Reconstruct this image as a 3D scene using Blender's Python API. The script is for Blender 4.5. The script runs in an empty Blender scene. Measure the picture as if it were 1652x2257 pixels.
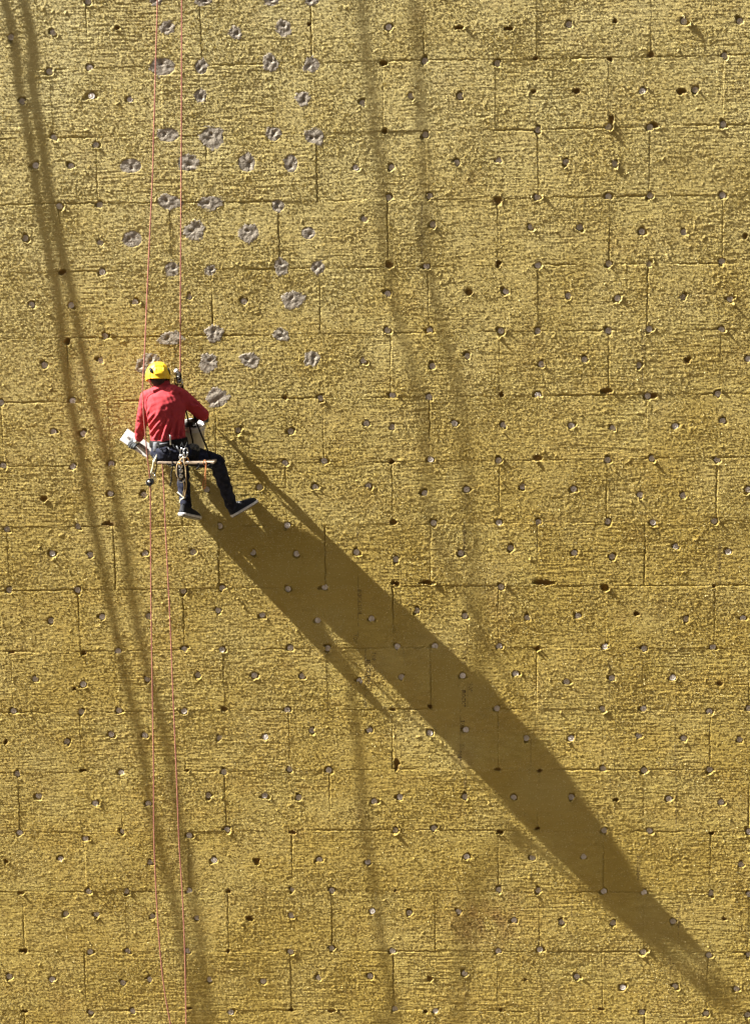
import bpy, bmesh, math, random
import numpy as np
from mathutils import Vector, Matrix

random.seed(7)
rng = np.random.default_rng(11)
scene = bpy.context.scene
col = scene.collection

# ------------------------------------------------------------------ camera
FOC, PW, PH = 3916.0, 1652.0, 2257.0
CAM = np.array([3.1521, -16.3635, -2.0455])
PITCH, YAW, ROLL = -0.1592, 0.0408, 0.0144

def cam_axes():
    cx, sx = math.cos(PITCH), math.sin(PITCH)
    cy, sy = math.cos(YAW), math.sin(YAW)
    cz, sz = math.cos(ROLL), math.sin(ROLL)
    rx = np.array([[1, 0, 0], [0, cx, -sx], [0, sx, cx]])
    rz = np.array([[cy, -sy, 0], [sy, cy, 0], [0, 0, 1]])
    ry = np.array([[cz, 0, sz], [0, 1, 0], [-sz, 0, cz]])
    return rz @ rx @ ry

AX = cam_axes()
cd = bpy.data.cameras.new('camera')
cam = bpy.data.objects.new('camera', cd)
col.objects.link(cam)
m = Matrix.Identity(4)
for i in range(3):
    m[i][0] = AX[i, 0]; m[i][1] = AX[i, 2]; m[i][2] = -AX[i, 1]; m[i][3] = CAM[i]
cam.matrix_world = m
cd.sensor_fit = 'HORIZONTAL'; cd.sensor_width = 36.0
cd.lens = FOC / PW * 36.0
cd.clip_end = 600.0
scene.camera = cam

def at(px, py, d=0.0):
    """point on the plane a distance d in front of the wall, measured on the photograph"""
    v = AX @ np.array([(px - PW / 2) / FOC, 1.0, -(py - PH / 2) / FOC])
    t = (-d - CAM[1]) / v[1]
    return Vector(CAM + v * t)

def Z(u, v, d):
    return at(239.0 + u * 0.217, 764.8 + v * 0.217, d - 0.14 - min(max((d - 0.59) / 0.05, 0.0), 1.0) * 0.045 if d >= 0.5 else d * 0.72)

def crop(cx, cy, ox, oy):
    p = at(ox * 0.5975 + cx / 3.0, oy * 0.5975 + cy / 3.0, 0.0)
    return p.x, p.z

# ------------------------------------------------------------------ light
GRAZE = math.radians(5.2)
ANG = math.radians(43.0)
TO_SUN = Vector((-math.sin(ANG) * math.cos(GRAZE), -math.sin(GRAZE), math.cos(ANG) * math.cos(GRAZE)))
ELEV = math.asin(TO_SUN.z)
AZ = math.atan2(TO_SUN.x, TO_SUN.y)
world = bpy.data.worlds.new('World'); scene.world = world
world.use_nodes = True
nt = world.node_tree
for n in list(nt.nodes): nt.nodes.remove(n)
sky = nt.nodes.new('ShaderNodeTexSky'); sky.sky_type = 'NISHITA'; sky.sun_disc = False
sky.sun_elevation = ELEV; sky.sun_rotation = AZ
sky.dust_density = 4.0; sky.air_density = 1.0; sky.ozone_density = 0.6
bg = nt.nodes.new('ShaderNodeBackground'); bg.inputs['Strength'].default_value = 0.05
wo = nt.nodes.new('ShaderNodeOutputWorld')
nt.links.new(sky.outputs[0], bg.inputs[0]); nt.links.new(bg.outputs[0], wo.inputs[0])
sl = bpy.data.lights.new('sun', 'SUN'); sl.energy = 5.0; sl.angle = math.radians(0.42)
sl.color = (1.0, 0.965, 0.90)
sun = bpy.data.objects.new('sun', sl); col.objects.link(sun)
sun.rotation_euler = TO_SUN.to_track_quat('Z', 'Y').to_euler()
sun.location = (0, -5, 5)
scene.view_settings.view_transform = 'Standard'
scene.view_settings.look = 'None'
scene.view_settings.gamma = 1.0
scene.view_settings.exposure = 2.66
scene.render.resolution_x = 749; scene.render.resolution_y = 1024

# ------------------------------------------------------------------ helpers
def mat(name, rgb, rough=0.7, metal=0.0, var=0.0, scale=30.0, bump=0.0, spec=0.4, second=None, coat=0.0, detail=4.0, splash=0.0, dust=(0.42, 0.38, 0.30)):
    M = bpy.data.materials.new(name); M.use_nodes = True
    t = M.node_tree; b = t.nodes['Principled BSDF']
    b.inputs['Roughness'].default_value = rough; b.inputs['Metallic'].default_value = metal
    b.inputs['Specular IOR Level'].default_value = spec
    if coat: b.inputs['Coat Weight'].default_value = coat
    b.inputs['Base Color'].default_value = (*rgb, 1)
    if var > 0 or bump > 0:
        tc = t.nodes.new('ShaderNodeTexCoord')
        no = t.nodes.new('ShaderNodeTexNoise'); no.inputs['Scale'].default_value = scale
        no.inputs['Detail'].default_value = detail
        t.links.new(tc.outputs['Object'], no.inputs['Vector'])
        if var > 0:
            r = t.nodes.new('ShaderNodeValToRGB')
            r.color_ramp.elements[0].position = 0.35; r.color_ramp.elements[1].position = 0.68
            a = [c * (1 - var) for c in rgb]; s = second or [min(1, c * (1 + var)) for c in rgb]
            r.color_ramp.elements[0].color = (*a, 1); r.color_ramp.elements[1].color = (*s, 1)
            t.links.new(no.outputs['Fac'], r.inputs['Fac']); t.links.new(r.outputs['Color'], b.inputs['Base Color'])
        if bump > 0:
            bp = t.nodes.new('ShaderNodeBump'); bp.inputs['Strength'].default_value = 1.0
            bp.inputs['Distance'].default_value = bump
            t.links.new(no.outputs['Fac'], bp.inputs['Height']); t.links.new(bp.outputs['Normal'], b.inputs['Normal'])
    if splash:
        tc = t.nodes.new('ShaderNodeTexCoord'); n2 = t.nodes.new('ShaderNodeTexNoise'); n2.inputs['Scale'].default_value = 42
        n2.inputs['Detail'].default_value = 6; n2.inputs['Roughness'].default_value = 0.7
        mr = t.nodes.new('ShaderNodeMapRange'); mr.inputs['From Min'].default_value = 0.57; mr.inputs['From Max'].default_value = 0.72; mr.inputs['To Max'].default_value = splash
        mx = t.nodes.new('ShaderNodeMix'); mx.data_type = 'RGBA'; mx.inputs[7].default_value = (*dust, 1); mx.inputs[6].default_value = (*rgb, 1)
        old = b.inputs['Base Color'].links
        if old: t.links.new(old[0].from_socket, mx.inputs[6])
        t.links.new(tc.outputs['Object'], n2.inputs['Vector']); t.links.new(n2.outputs['Fac'], mr.inputs['Value'])
        t.links.new(mr.outputs[0], mx.inputs['Factor']); t.links.new(mx.outputs[2], b.inputs['Base Color'])
    return M

def link(name, me, material, parent=None):
    o = bpy.data.objects.new(name, me); col.objects.link(o)
    if material is not None: me.materials.append(material)
    if parent is not None: o.parent = parent
    return o

def tag(o, label, cat, group=None, kind=None):
    if label: o['label'] = label
    if cat: o['category'] = cat
    if group: o['group'] = group
    if kind: o['kind'] = kind
    return o

def empty(name, label, cat, group=None, loc=(0, 0, 0)):
    o = bpy.data.objects.new(name, None); col.objects.link(o)
    o.empty_display_size = 0.1
    return tag(o, label, cat, group)

def smooth(me, on=True):
    me.polygons.foreach_set('use_smooth', [on] * len(me.polygons)); return me

def frame_of(d):
    d = d.normalized()
    a = Vector((0, 0, 1)) if abs(d.z) < 0.9 else Vector((1, 0, 0))
    x = d.cross(a).normalized(); y = d.cross(x).normalized()
    return x, y

class MB:
    def __init__(s): s.v = []; s.f = []
    def add(s, vs, fs):
        k = len(s.v); s.v += [tuple(p) for p in vs]; s.f += [tuple(i + k for i in f) for f in fs]; return s
    def loft(s, rings, cap=True):
        n = len(rings[0]); vs = [p for r in rings for p in r]; fs = []
        for i in range(len(rings) - 1):
            for j in range(n):
                fs.append((i * n + j, i * n + (j + 1) % n, (i + 1) * n + (j + 1) % n, (i + 1) * n + j))
        if cap:
            fs.append(tuple(range(n))[::-1]); fs.append(tuple(range((len(rings) - 1) * n, len(rings) * n)))
        return s.add(vs, fs)
    def tube(s, pts, r, n=8, cap=True):
        pts = [Vector(p) for p in pts]; rings = []
        rr = r if isinstance(r, (list, tuple)) else [r] * len(pts)
        x, y = frame_of(pts[1] - pts[0])
        for i, p in enumerate(pts):
            d = (pts[min(i + 1, len(pts) - 1)] - pts[max(i - 1, 0)]).normalized()
            x = (x - d * x.dot(d)).normalized(); y = d.cross(x)
            rings.append([p + (x * math.cos(a) + y * math.sin(a)) * rr[i] for a in [2 * math.pi * k / n for k in range(n)]])
        return s.loft(rings, cap)
    def capsule(s, a, b, ra, rb, n=16, h=5):
        a, b = Vector(a), Vector(b); d = b - a; L = d.length
        d = d.normalized() if L > 1e-6 else Vector((0, 0, 1)); x, y = frame_of(d); rings = []
        for i in range(h + 1):
            t = math.pi / 2 * (1 - i / h)
            t = min(t, math.pi / 2 - 0.06)
            rings.append((a - d * ra * math.sin(t), ra * math.cos(t)))
        for i in range(h + 1):
            t = min(math.pi / 2 * i / h, math.pi / 2 - 0.06)
            rings.append((b + d * rb * math.sin(t), rb * math.cos(t)))
        return s.loft([[c + (x * math.cos(q) + y * math.sin(q)) * r for q in [2 * math.pi * k / n for k in range(n)]] for c, r in rings])
    def ellipsoid(s, c, ax, n=20, h=12):
        c = Vector(c); rings = []
        for i in range(h + 1):
            t = -math.pi / 2 + math.pi * i / h; t = max(-1.5, min(1.5, t))
            rings.append([c + ax[0] * (math.cos(t) * math.cos(q)) + ax[1] * (math.cos(t) * math.sin(q)) + ax[2] * math.sin(t)
                          for q in [2 * math.pi * k / n for k in range(n)]])
        return s.loft(rings)
    def box(s, c, ax, bev=0.0):
        """ax: three half-extent vectors; bevelled by inset corners"""
        c = Vector(c); a, b, d = ax
        if bev <= 0:
            vs = [c + a * i + b * j + d * k for i in (-1, 1) for j in (-1, 1) for k in (-1, 1)]
            return s.add(vs, [(0, 1, 3, 2), (4, 6, 7, 5), (0, 4, 5, 1), (2, 3, 7, 6), (0, 2, 6, 4), (1, 5, 7, 3)])
        ka = 1 - bev / a.length; kb = 1 - bev / b.length; kd = 1 - bev / d.length
        rings = []
        for t, q in ((-1, 0), (-kd, 1), (kd, 1), (1, 0)):
            pa, pb = (1, 1) if q else (ka, kb)
            pts = [(-pa, -pb * kb), (-pa * ka, -pb), (pa * ka, -pb), (pa, -pb * kb), (pa, pb * kb), (pa * ka, pb), (-pa * ka, pb), (-pa, pb * kb)]
            rings.append([c + a * i + b * j + d * t for i, j in pts])
        return s.loft(rings)
    def mesh(s, name):
        me = bpy.data.meshes.new(name); me.from_pydata(s.v, [], s.f); me.update()
        bm = bmesh.new(); bm.from_mesh(me); bmesh.ops.recalc_face_normals(bm, faces=bm.faces); bm.to_mesh(me); bm.free()
        return me
    def build(s, name, material, parent=None, sm=True):
        return link(name, smooth(s.mesh(name), sm), material, parent)

def fuse(mb, voxel, iters=4, fac=0.5):
    """join overlapping closed shapes to one continuous skin"""
    tmp = bpy.data.objects.new('tmp', mb.mesh('tmp')); col.objects.link(tmp)
    r = tmp.modifiers.new('r', 'REMESH'); r.mode = 'VOXEL'; r.voxel_size = voxel; r.use_smooth_shade = True
    if iters:
        q = tmp.modifiers.new('s', 'SMOOTH'); q.factor = fac; q.iterations = iters
    dg = bpy.context.evaluated_depsgraph_get(); dg.update()
    me = bpy.data.meshes.new_from_object(tmp.evaluated_get(dg))
    bpy.data.objects.remove(tmp)
    return smooth(me)

def curve_pts(pts, n):
    """smooth (Catmull-Rom) path through the points"""
    P = [Vector(p) for p in pts]; P = [P[0] * 2 - P[1]] + P + [P[-1] * 2 - P[-2]]; out = []
    for i in range(1, len(P) - 2):
        for k in range(n):
            t = k / n; a, b, c, d = P[i - 1:i + 3]
            out.append(0.5 * ((2 * b) + (c - a) * t + (2 * a - 5 * b + 4 * c - d) * t * t + (3 * b - a - 3 * c + d) * t ** 3))
    return out + [P[-2]]
# ------------------------------------------------------------------ the wall
JX = {0:[192,443,686,933,1182,1434],1:[112,355,601,844,1091,1340,1594],2:[213,455,698,939,1185,1430],3:[133,375,614,854,1096,1342,1592],
4:[230,467,705,944,1185,1427],5:[150,387,625,861,1100,1341,1586],6:[5,240,475,712,947,1185,1424],7:[163,400,631,864,1100,1337,1579],
8:[18,252,482,716,949,1184,1420],9:[175,405,636,866,1098,1335,1574],10:[27,258,493,720,949,1182,1415],11:[178,407,637,864,1098,1329,1564],
12:[42,268,497,726,954,1185,1417],13:[188,415,644,870,1098,1330,1565],14:[52,278,503,731,958,1188,1418],15:[189,413,641,867,1096,1327,1558],
16:[57,282,506,734,959,1188,1419]}
RL = [[(110,153),(650,138),(1594,122)],[(212,302),(700,295),(900,288),(1185,285),(1580,275)],[(215,448),(700,443),(1340,433),(1590,430)],
[(150,599),(950,587),(1340,582),(1590,580)],[(50,746),(870,734),(1340,729),(1590,726)],[(160,886),(700,877),(1186,871),(1582,868)],[(160,1027),(864,1018),(1340,1012),(1590,1008)],
[(170,1161),(864,1156),(1400,1151)],[(170,1301),(866,1292),(1570,1291)],[(180,1436),(866,1428),(1570,1430)],[(180,1570),(866,1563),(1565,1565)],
[(180,1704),(866,1697),(1560,1697)],[(150,1835),(870,1830),(1560,1834)],[(200,1967),(870,1964),(1560,1968)],[(200,2099),(870,2097),(1550,2100)],[(200,2229),(870,2227),(1560,2234)]]
G = 0.006
pts_c = [at(0, 0), at(PW, 0), at(0, PH), at(PW, PH)]
U0 = min(p.x for p in pts_c) - 0.30; U1 = max(p.x for p in pts_c) + 0.25
V1 = max(p.z for p in pts_c) + 0.25; V0 = min(p.z for p in pts_c) - 0.20
nu = int((U1 - U0) / G); nv = int((V1 - V0) / G)
uu = U0 + G * np.arange(nu); vv = V1 - G * np.arange(nv)          # row 0 = top
UU, VV = np.meshgrid(uu, vv)

fy = np.fft.fftfreq(nv, G)[:, None]; fx = np.fft.rfftfreq(nu, G)[None, :]
def noise(su, sv=None, seed=0):
    sv = sv or su
    w = np.random.default_rng(seed).standard_normal((nv, nu))
    F = np.fft.rfft2(w) * np.exp(-2 * (math.pi ** 2) * ((fx * su) ** 2 + (fy * sv) ** 2))
    a = np.fft.irfft2(F, s=(nv, nu)); return a / a.std()
def rotn(s_long, s_short, ang, seed):
    w = np.random.default_rng(seed).standard_normal((nv, nu))
    c, s = math.cos(ang), math.sin(ang)
    a = fx * c + fy * s; b = -fx * s + fy * c
    F = np.fft.rfft2(w) * np.exp(-2 * (math.pi ** 2) * ((a * s_long) ** 2 + (b * s_short) ** 2))
    q = np.fft.irfft2(F, s=(nv, nu)); return q / q.std()

# course lines and vertical joints carried over to wall coordinates
lines = []
for l in RL:
    q = [at(x, y) for x, y in l]
    lines.append(np.interp(uu, [p.x for p in q], [p.z for p in q]))
wob = noise(0.012, seed=1) * 0.0030 + noise(0.10, seed=2) * 0.0015
rowid = np.zeros((nv, nu), int); dh = np.full((nv, nu), 9.0); dsg = np.zeros((nv, nu))
for k, l in enumerate(lines):
    dd = VV + wob - l[None, :]
    rowid += (dd < 0)
    c = np.abs(dd) < np.abs(dh); dh = np.where(c, dd, dh)
colid = np.zeros((nv, nu), int); dv = np.full((nv, nu), 9.0)
wob2 = noise(0.012, seed=3) * 0.0026 + noise(0.09, seed=4) * 0.0016
JW = {}
for k in range(17):
    y = (RL[k - 1][1][1] + 70) if k else 75
    xs = [at(x, y).x for x in JX[k]]
    lo, hi = [], []
    a = xs[0] - 1.0
    while a > U0 - 1: lo.insert(0, a); a -= 1.0
    a = xs[-1] + 1.0
    while a < U1 + 1: hi.append(a); a += 1.0
    xs = lo + xs + hi; JW[k] = xs
    mask = rowid == k
    for x in xs:
        dd = UU + wob2 - x
        colid[mask] += (dd[mask] > 0)
        c = mask & (np.abs(dd) < np.abs(dv)); dv[c] = dd[c]
bid = rowid * 32 + colid
ids = np.unique(bid)
br = {int(i): np.random.default_rng(int(i) * 7 + 5).uniform(-1, 1, 6) for i in ids}
def per_board(j):
    lut = np.zeros(int(ids.max()) + 1)
    for i in ids: lut[int(i)] = br[int(i)][j]
    return lut[bid]
b0, b1, b2, b3, b4, b5 = [per_board(j) for j in range(6)]

open_h = np.clip(0.62 + 0.5 * noise(0.10, 0.05, seed=5), 0.28, 1.7)
open_v = np.clip(0.55 + 0.42 * noise(0.05, 0.14, seed=6), 0.25, 1.5)
H = 0.0012 * b0 + 0.0012 * b1 * np.sin(UU * 2.1 + b2 * 3) + 0.0010 * noise(0.22, seed=7)
patch = np.clip(0.55 + 0.18 * noise(0.13, 0.09, seed=8), 0.12, 1.6)           # how torn the face is
comb = np.clip(0.75 + 0.40 * b3 + 0.25 * noise(0.2, 0.12, seed=9), 0.3, 1.5)
n1 = noise(0.0034, 0.0030, seed=10)
H += (0.35 + 0.65 * patch) * 0.00060 * n1

H += comb * 0.00044 * noise(0.050, 0.0030, seed=12) + 0.0004 * noise(0.014, 0.0030, seed=25)
H += comb * 0.00018 * noise(0.0032, 0.016, seed=13)
# tufts: short raised fibres in clumps
for sd, ang, am in ((14, 0.08, 0.0020), (15, 0.75, 0.0014), (16, -0.5, 0.0014), (24, 1.5, 0.0008)):
    t = rotn(0.010, 0.0026, ang, sd)
    H += patch * am * np.clip(t - 1.25, 0, 2.2)
    H -= patch * am * 0.55 * np.clip(-t - 1.7, 0, 2)
t = noise(0.0085, seed=17); clump = np.clip(noise(0.07, seed=18) - 0.35, 0, 1.5)
H += 0.0016 * clump * np.clip(t - 1.1, 0, 2.0)
t = rotn(0.010, 0.005, 0.5, 19)
H += 0.0105 * np.clip(t - 3.15, 0, 1.0) ** 0.7                                   # the odd tall wisp
# joints
wj = 0.0028 + 0.0020 * open_h
H -= (0.002 + 0.005 * open_h) * np.exp(-(dh / wj) ** 2) * np.clip(open_h, 0, 1)
wj = 0.0026 + 0.0018 * open_v
H -= (0.003 + 0.0055 * open_v) * np.exp(-(dv / wj) ** 2) * np.clip(open_v, 0, 1)
lip = np.exp(-((np.minimum(np.abs(dh), np.abs(dv)) - 0.010) / 0.006) ** 2)
H += lip * 0.0006 * np.clip(noise(0.03, seed=20), -0.4, 2)

A_, B_, C_ = (0, 0), (922, 0), (1844, 0)
D_, E_, F_ = (0, 944), (922, 944), (1844, 944)
G_, H_, I_ = (0, 1888), (922, 1888), (1844, 1888)
J_, K_, L_ = (0, 2832), (922, 2832), (1844, 2832)
DISC = {A_: [(70,242),(352,213),(325,470),(592,445),(145,668),(605,632),(858,655),(355,908),(632,955),(235,1092),(468,1097),(392,1363),(657,1353),(165,1573),(662,1605),(580,5)],
B_: [(915,175),(1155,400),(1635,415),(742,680),(1060,632),(1388,632),(1158,888),(700,1105),(935,1107),(1365,1075),(915,1305),(1185,1295),(755,1447),(1208,1482),(1642,1055)],
C_: [(455,158),(1215,140),(1585,138),(1485,365),(940,600),(1290,590),(715,835),(250,855),(990,840),(1475,820),(435,1070),(245,1300),(715,1298),(990,1290),(1470,1288),(203,1497),(525,1500),(937,1530),(1213,1535),(755,1080)],
D_: [(675,105),(207,322),(470,325),(892,305),(1247,268),(1612,300),(692,530),(293,722),(668,690),(480,958),(5,970),(352,1162),(552,1175),(22,1388),(480,1390),(735,1375),(730,1570),(950,1580),(1365,1545),(1570,1150)],
E_: [(1165,65),(908,250),(908,490),(1187,492),(750,690),(1205,727),(1438,662),(465,940),(940,920),(1182,932),(268,1160),(768,1108),(938,1130),(1350,1108),(230,1370),(490,1355),(1193,1345),(1642,1353),(62,1530),(430,1530),(780,1520),(1155,1570),(1430,1545)],
F_: [(250,60),(718,50),(980,50),(1465,35),(38,232),(450,262),(775,278),(1205,270),(1520,283),(5,495),(248,495),(715,493),(985,482),(1462,487),(272,715),(557,685),(913,722),(1640,680),(250,920),(975,925),(1440,912),(22,1118),(470,1122),(745,1138),(1157,1125),(1470,1092),(710,1350),(1003,1340),(1435,1348),(148,1525),(485,1542),(925,1580),(1210,1585),(1640,1545)],
G_: [(45,115),(515,95),(345,275),(595,285),(957,275),(1275,268),(1452,95),(60,518),(512,518),(1210,525),(1468,507),(335,722),(675,695),(980,693),(1440,652),(780,922),(1218,910),(1465,913),(232,1107),(550,1140),(973,1107),(1307,1080),(88,1318),(535,1325),(785,1315),(1215,1318),(440,1522),(735,1473),(957,1480),(1450,1500)],
H_: [(245,90),(1213,75),(1645,72),(18,270),(308,278),(703,268),(962,315),(1393,275),(250,512),(495,498),(80,682),(448,718),(803,708),(1100,655),(1420,690),(265,902),(512,905),(972,892),(1222,890),(1645,890),(28,1083),(345,1088),(723,1120),(1000,1095),(1405,1085),(245,1312),(1632,1303),(100,1490),(408,1448),(788,1445),(1188,1465),(1427,1443)],
I_: [(252,70),(710,65),(1010,70),(1415,62),(68,240),(490,272),(740,297),(1162,230),(1507,265),(5,497),(178,703),(515,690),(1230,710),(1605,705),(693,892),(952,905),(1405,895),(102,1072),(438,1125),(738,1100),(1140,1097),(675,1307),(947,1303),(1383,1322),(1645,1303),(173,1500),(470,1500),(915,1483),(1213,1500),(1583,1508)],
J_: [(115,42),(802,35),(1480,30),(255,188),(630,237),(980,240),(1375,187),(130,432),(565,472),(812,422),(1250,450),(1500,412),(400,607),(990,630),(1415,613),(585,822),(832,820),(1250,815),(435,972),(637,972),(1007,990),(1303,995),(595,1220),(843,1218),(1240,1215),(60,1385),(345,1403),(812,1427),(990,1403),(1385,1405),(600,1620),(877,1613),(1525,1620)],
K_: [(262,12),(520,18),(97,185),(322,200),(820,225),(990,195),(1420,195),(958,418),(1215,405),(458,612),(778,625),(1430,590),(283,808),(540,815),(1645,810),(272,980),(807,950),(1052,965),(1378,955),(267,1220),(537,1200),(942,1215),(1640,1215),(87,1415),(455,1393),(793,1382),(1418,1365),(957,1600),(1225,1610)],
L_: [(680,10),(952,20),(1385,15),(88,200),(470,198),(1115,208),(1460,230),(688,418),(987,420),(1645,425),(213,597),(552,590),(1592,643),(252,815),(685,820),(950,827),(1393,833),(1645,840),(92,1012),(407,1025),(745,1030),(1143,1020),(262,1205),(945,1220),(1380,1243),(1645,1240),(507,1385),(810,1455),(1157,1450),(1563,1465),(937,1620),(1362,1630),(1635,1638)]}
HOLE = {A_: [(775,182,18,13)], B_: [(1380,180,28,14),(880,415,24,20),(890,865,22,17),(1635,1325,34,26),(390,160,14,12)],
C_: [(760,138,18,14),(235,385,20,14),(725,390,20,14),(995,360,26,20),(220,605,18,14),(505,600,24,24),(1200,605,34,20),(735,785,18,28),(1010,825,44,18),(55,185,30,14),(1620,1560,18,18)],
D_: [(410,108,34,20),(447,565,20,24),(290,1605,30,18)], E_: [(918,60,26,22),(1640,50,22,22),(1445,240,30,20),(230,938,22,14),(938,1360,24,18)],
F_: [(1237,690,22,22),(700,895,36,20),(10,915,20,18),(245,1335,30,20),(1000,925,40,20)], G_: [(720,80,46,20),(78,930,22,12),(555,935,20,16),(490,1172,14,12),(1480,1305,24,18),(38,1522,16,20)],
H_: [(945,70,30,18),(965,475,28,18),(1170,468,46,16),(942,1308,24,12),(1190,1290,18,14),(970,1670,20,44)],
I_: [(290,470,70,20),(692,503,34,22),(1413,493,14,12),(900,675,28,14),(245,905,26,15),(1450,1137,26,16)],
J_: [(545,18,24,12),(1235,22,16,10),(40,620,16,16),(135,830,22,14),(1510,818,20,16),(1640,1000,16,16),(160,1215,26,18),(1508,1215,16,16),(165,1615,26,12),(1255,1595,22,10)],
K_: [(965,5,22,10),(1640,12,26,12),(280,430,26,14),(1645,425,16,14),(45,620,24,24),(960,815,16,12),(5,1000,16,20),(1187,1400,22,20),(270,1605,18,14),(537,1612,26,14),(1160,1615,18,14)],
L_: [(262,22,20,12),(765,215,20,12),(5,430,16,16),(248,403,16,12),(1400,437,24,12),(1480,1002,20,14),(165,1405,18,10),(665,1600,24,12),(5,1605,16,14)]}
MORT = {A_: [(1105,180,56,42),(1075,440,92,64),(1330,440,45,52),(1555,215,42,42),(1325,632,45,45),(1110,890,80,50),(1400,910,85,75),(865,1095,80,52),(1240,1075,70,60),(1120,1335,80,52),(1395,1340,80,46),(1285,1525,72,60),(875,1580,72,60),(1340,5,50,34),(1030,5,44,26)],
B_: [(222,185,48,60),(135,415,50,55),(408,425,56,50),(350,650,45,50),(155,885,52,50),(425,900,70,50),(270,1080,50,65),(-22,1075,62,65),(185,1360,45,45),(385,1540,50,45),(-5,1540,66,65),(140,5,50,35),(410,5,50,25)],
D_: [(1135,85,50,52),(1390,95,38,35),(1130,545,78,46),(1415,512,62,50),(1000,680,50,40),(940,730,42,50),(1375,710,62,62),(1435,940,72,72)],
E_: [(205,70,50,55),(450,75,50,45),(285,290,70,62),(205,520,55,40),(2,690,62,50),(410,680,55,52)]}
UPM = 1.0 / 3.0 / 238.0                                        # metres per crop unit

def window(x, z, r):
    i0 = max(0, int((V1 - z - r) / G)); i1 = min(nv, int((V1 - z + r) / G) + 2)
    j0 = max(0, int((x - r - U0) / G)); j1 = min(nu, int((x + r - U0) / G) + 2)
    return (slice(i0, i1), slice(j0, j1)) if i1 > i0 + 1 and j1 > j0 + 1 else None
def sm(a, b, x):
    t = np.clip((x - a) / (b - a), 0, 1); return t * t * (3 - 2 * t)
rag = noise(0.008, seed=21); rag2 = noise(0.016, seed=22)
brown = np.zeros((nv, nu))
discs = []
def cavity(x, z, ra, rb, depth, seed, rim=1.0):
    r = np.random.default_rng(seed); w = window(x, z, max(ra, rb) * 2.6 + 0.02)
    if w is None: return
    du = UU[w] - x; dz = VV[w] - z; th = np.arctan2(dz, du)
    shape = 1 + 0.16 * np.sin(2 * th + r.uniform(0, 6)) + 0.13 * np.sin(3 * th + r.uniform(0, 6)) + 0.13 * rag[w] + 0.08 * rag2[w]
    q = np.sqrt((du / ra) ** 2 + (dz / rb) ** 2) / shape
    k = 1 - sm(0.86, 1.12, q)
    side = 0.5 + 0.5 * np.cos(th + 0.8)                           # rim is torn up mostly below right
    up = np.exp(-((q - 1.13) / 0.13) ** 2) * (0.35 + 0.8 * side) * np.clip(0.7 + 0.9 * rag[w] + 0.4 * rag2[w], 0, 2.4)
    H[w] = H[w] * (1 - k) + k * (-depth + 0.0010 * rag[w]) + up * 0.0023 * rim * np.clip(0.8 + 0.8 * rag2[w], 0, 2)
    return
sd = 100
r_h = np.random.default_rng(3)
for (o, l) in HOLE.items():
    for (cx, cy, a, b) in l:
        x, z = crop(cx, cy, *o); sd += 1
        cavity(x, z, a * UPM * 0.9, b * UPM * 0.95, r_h.uniform(0.014, 0.028), sd, 1.2)
        w = window(x, z, 0.08)
        if w: brown[w] = np.maximum(brown[w], 0.8 * np.exp(-(((UU[w] - x) / (a * UPM)) ** 2 + ((VV[w] - z) / (b * UPM)) ** 2) ** 2))
for (o, l) in DISC.items():
    for (cx, cy) in l:
        x, z = crop(cx, cy, *o); sd += 1
        r = np.random.default_rng(sd)
        dep = r.uniform(0.004, 0.014)
        ox, oz = r.normal(0, 0.004, 2)
        ra = 0.0315 + abs(r.normal(0, 0.0045)); rb = 0.0310 + abs(r.normal(0, 0.003))
        if (o, cx) == (A_, 605): ra = 0.065; ox = -0.005
        cavity(x + ox, z + oz, ra, rb, dep + 0.011, sd, r.uniform(0.4, 1.6))
        discs.append((x, z, dep, r.uniform(0, 6.28), r.normal(0, 0.05), r.normal(0, 0.05)))
morts = []
for (o, l) in MORT.items():
    for (cx, cy, a, b) in l:
        x, z = crop(cx, cy, *o); sd += 1
        ra, rb = a * UPM * 1.08, b * UPM * 1.08
        w = window(x, z, max(ra, rb) * 1.6)
        if w is None: continue
        q = np.sqrt(((UU[w] - x) / ra) ** 2 + ((VV[w] - z) / rb) ** 2)
        k = 1 - sm(0.55, 0.85, q)
        H[w] = H[w] * (1 - k) - 0.030 * k
        morts.append((x, z, ra, rb, sd))
# spots where the wool was plucked into standing flakes
r = np.random.default_rng(77)
for _ in range(230):
    x = r.uniform(U0, U1); z = r.uniform(V0, V1); a = r.uniform(0, math.pi); L = r.uniform(0.006, 0.02)
    w = window(x, z, 0.05)
    if w is None: continue
    c, s = math.cos(a), math.sin(a); p = (UU[w] - x) * c + (VV[w] - z) * s; q = -(UU[w] - x) * s + (VV[w] - z) * c
    H[w] += r.uniform(0.003, 0.010) * np.exp(-(p / L) ** 2 - (q / 0.0045) ** 2)

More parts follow.
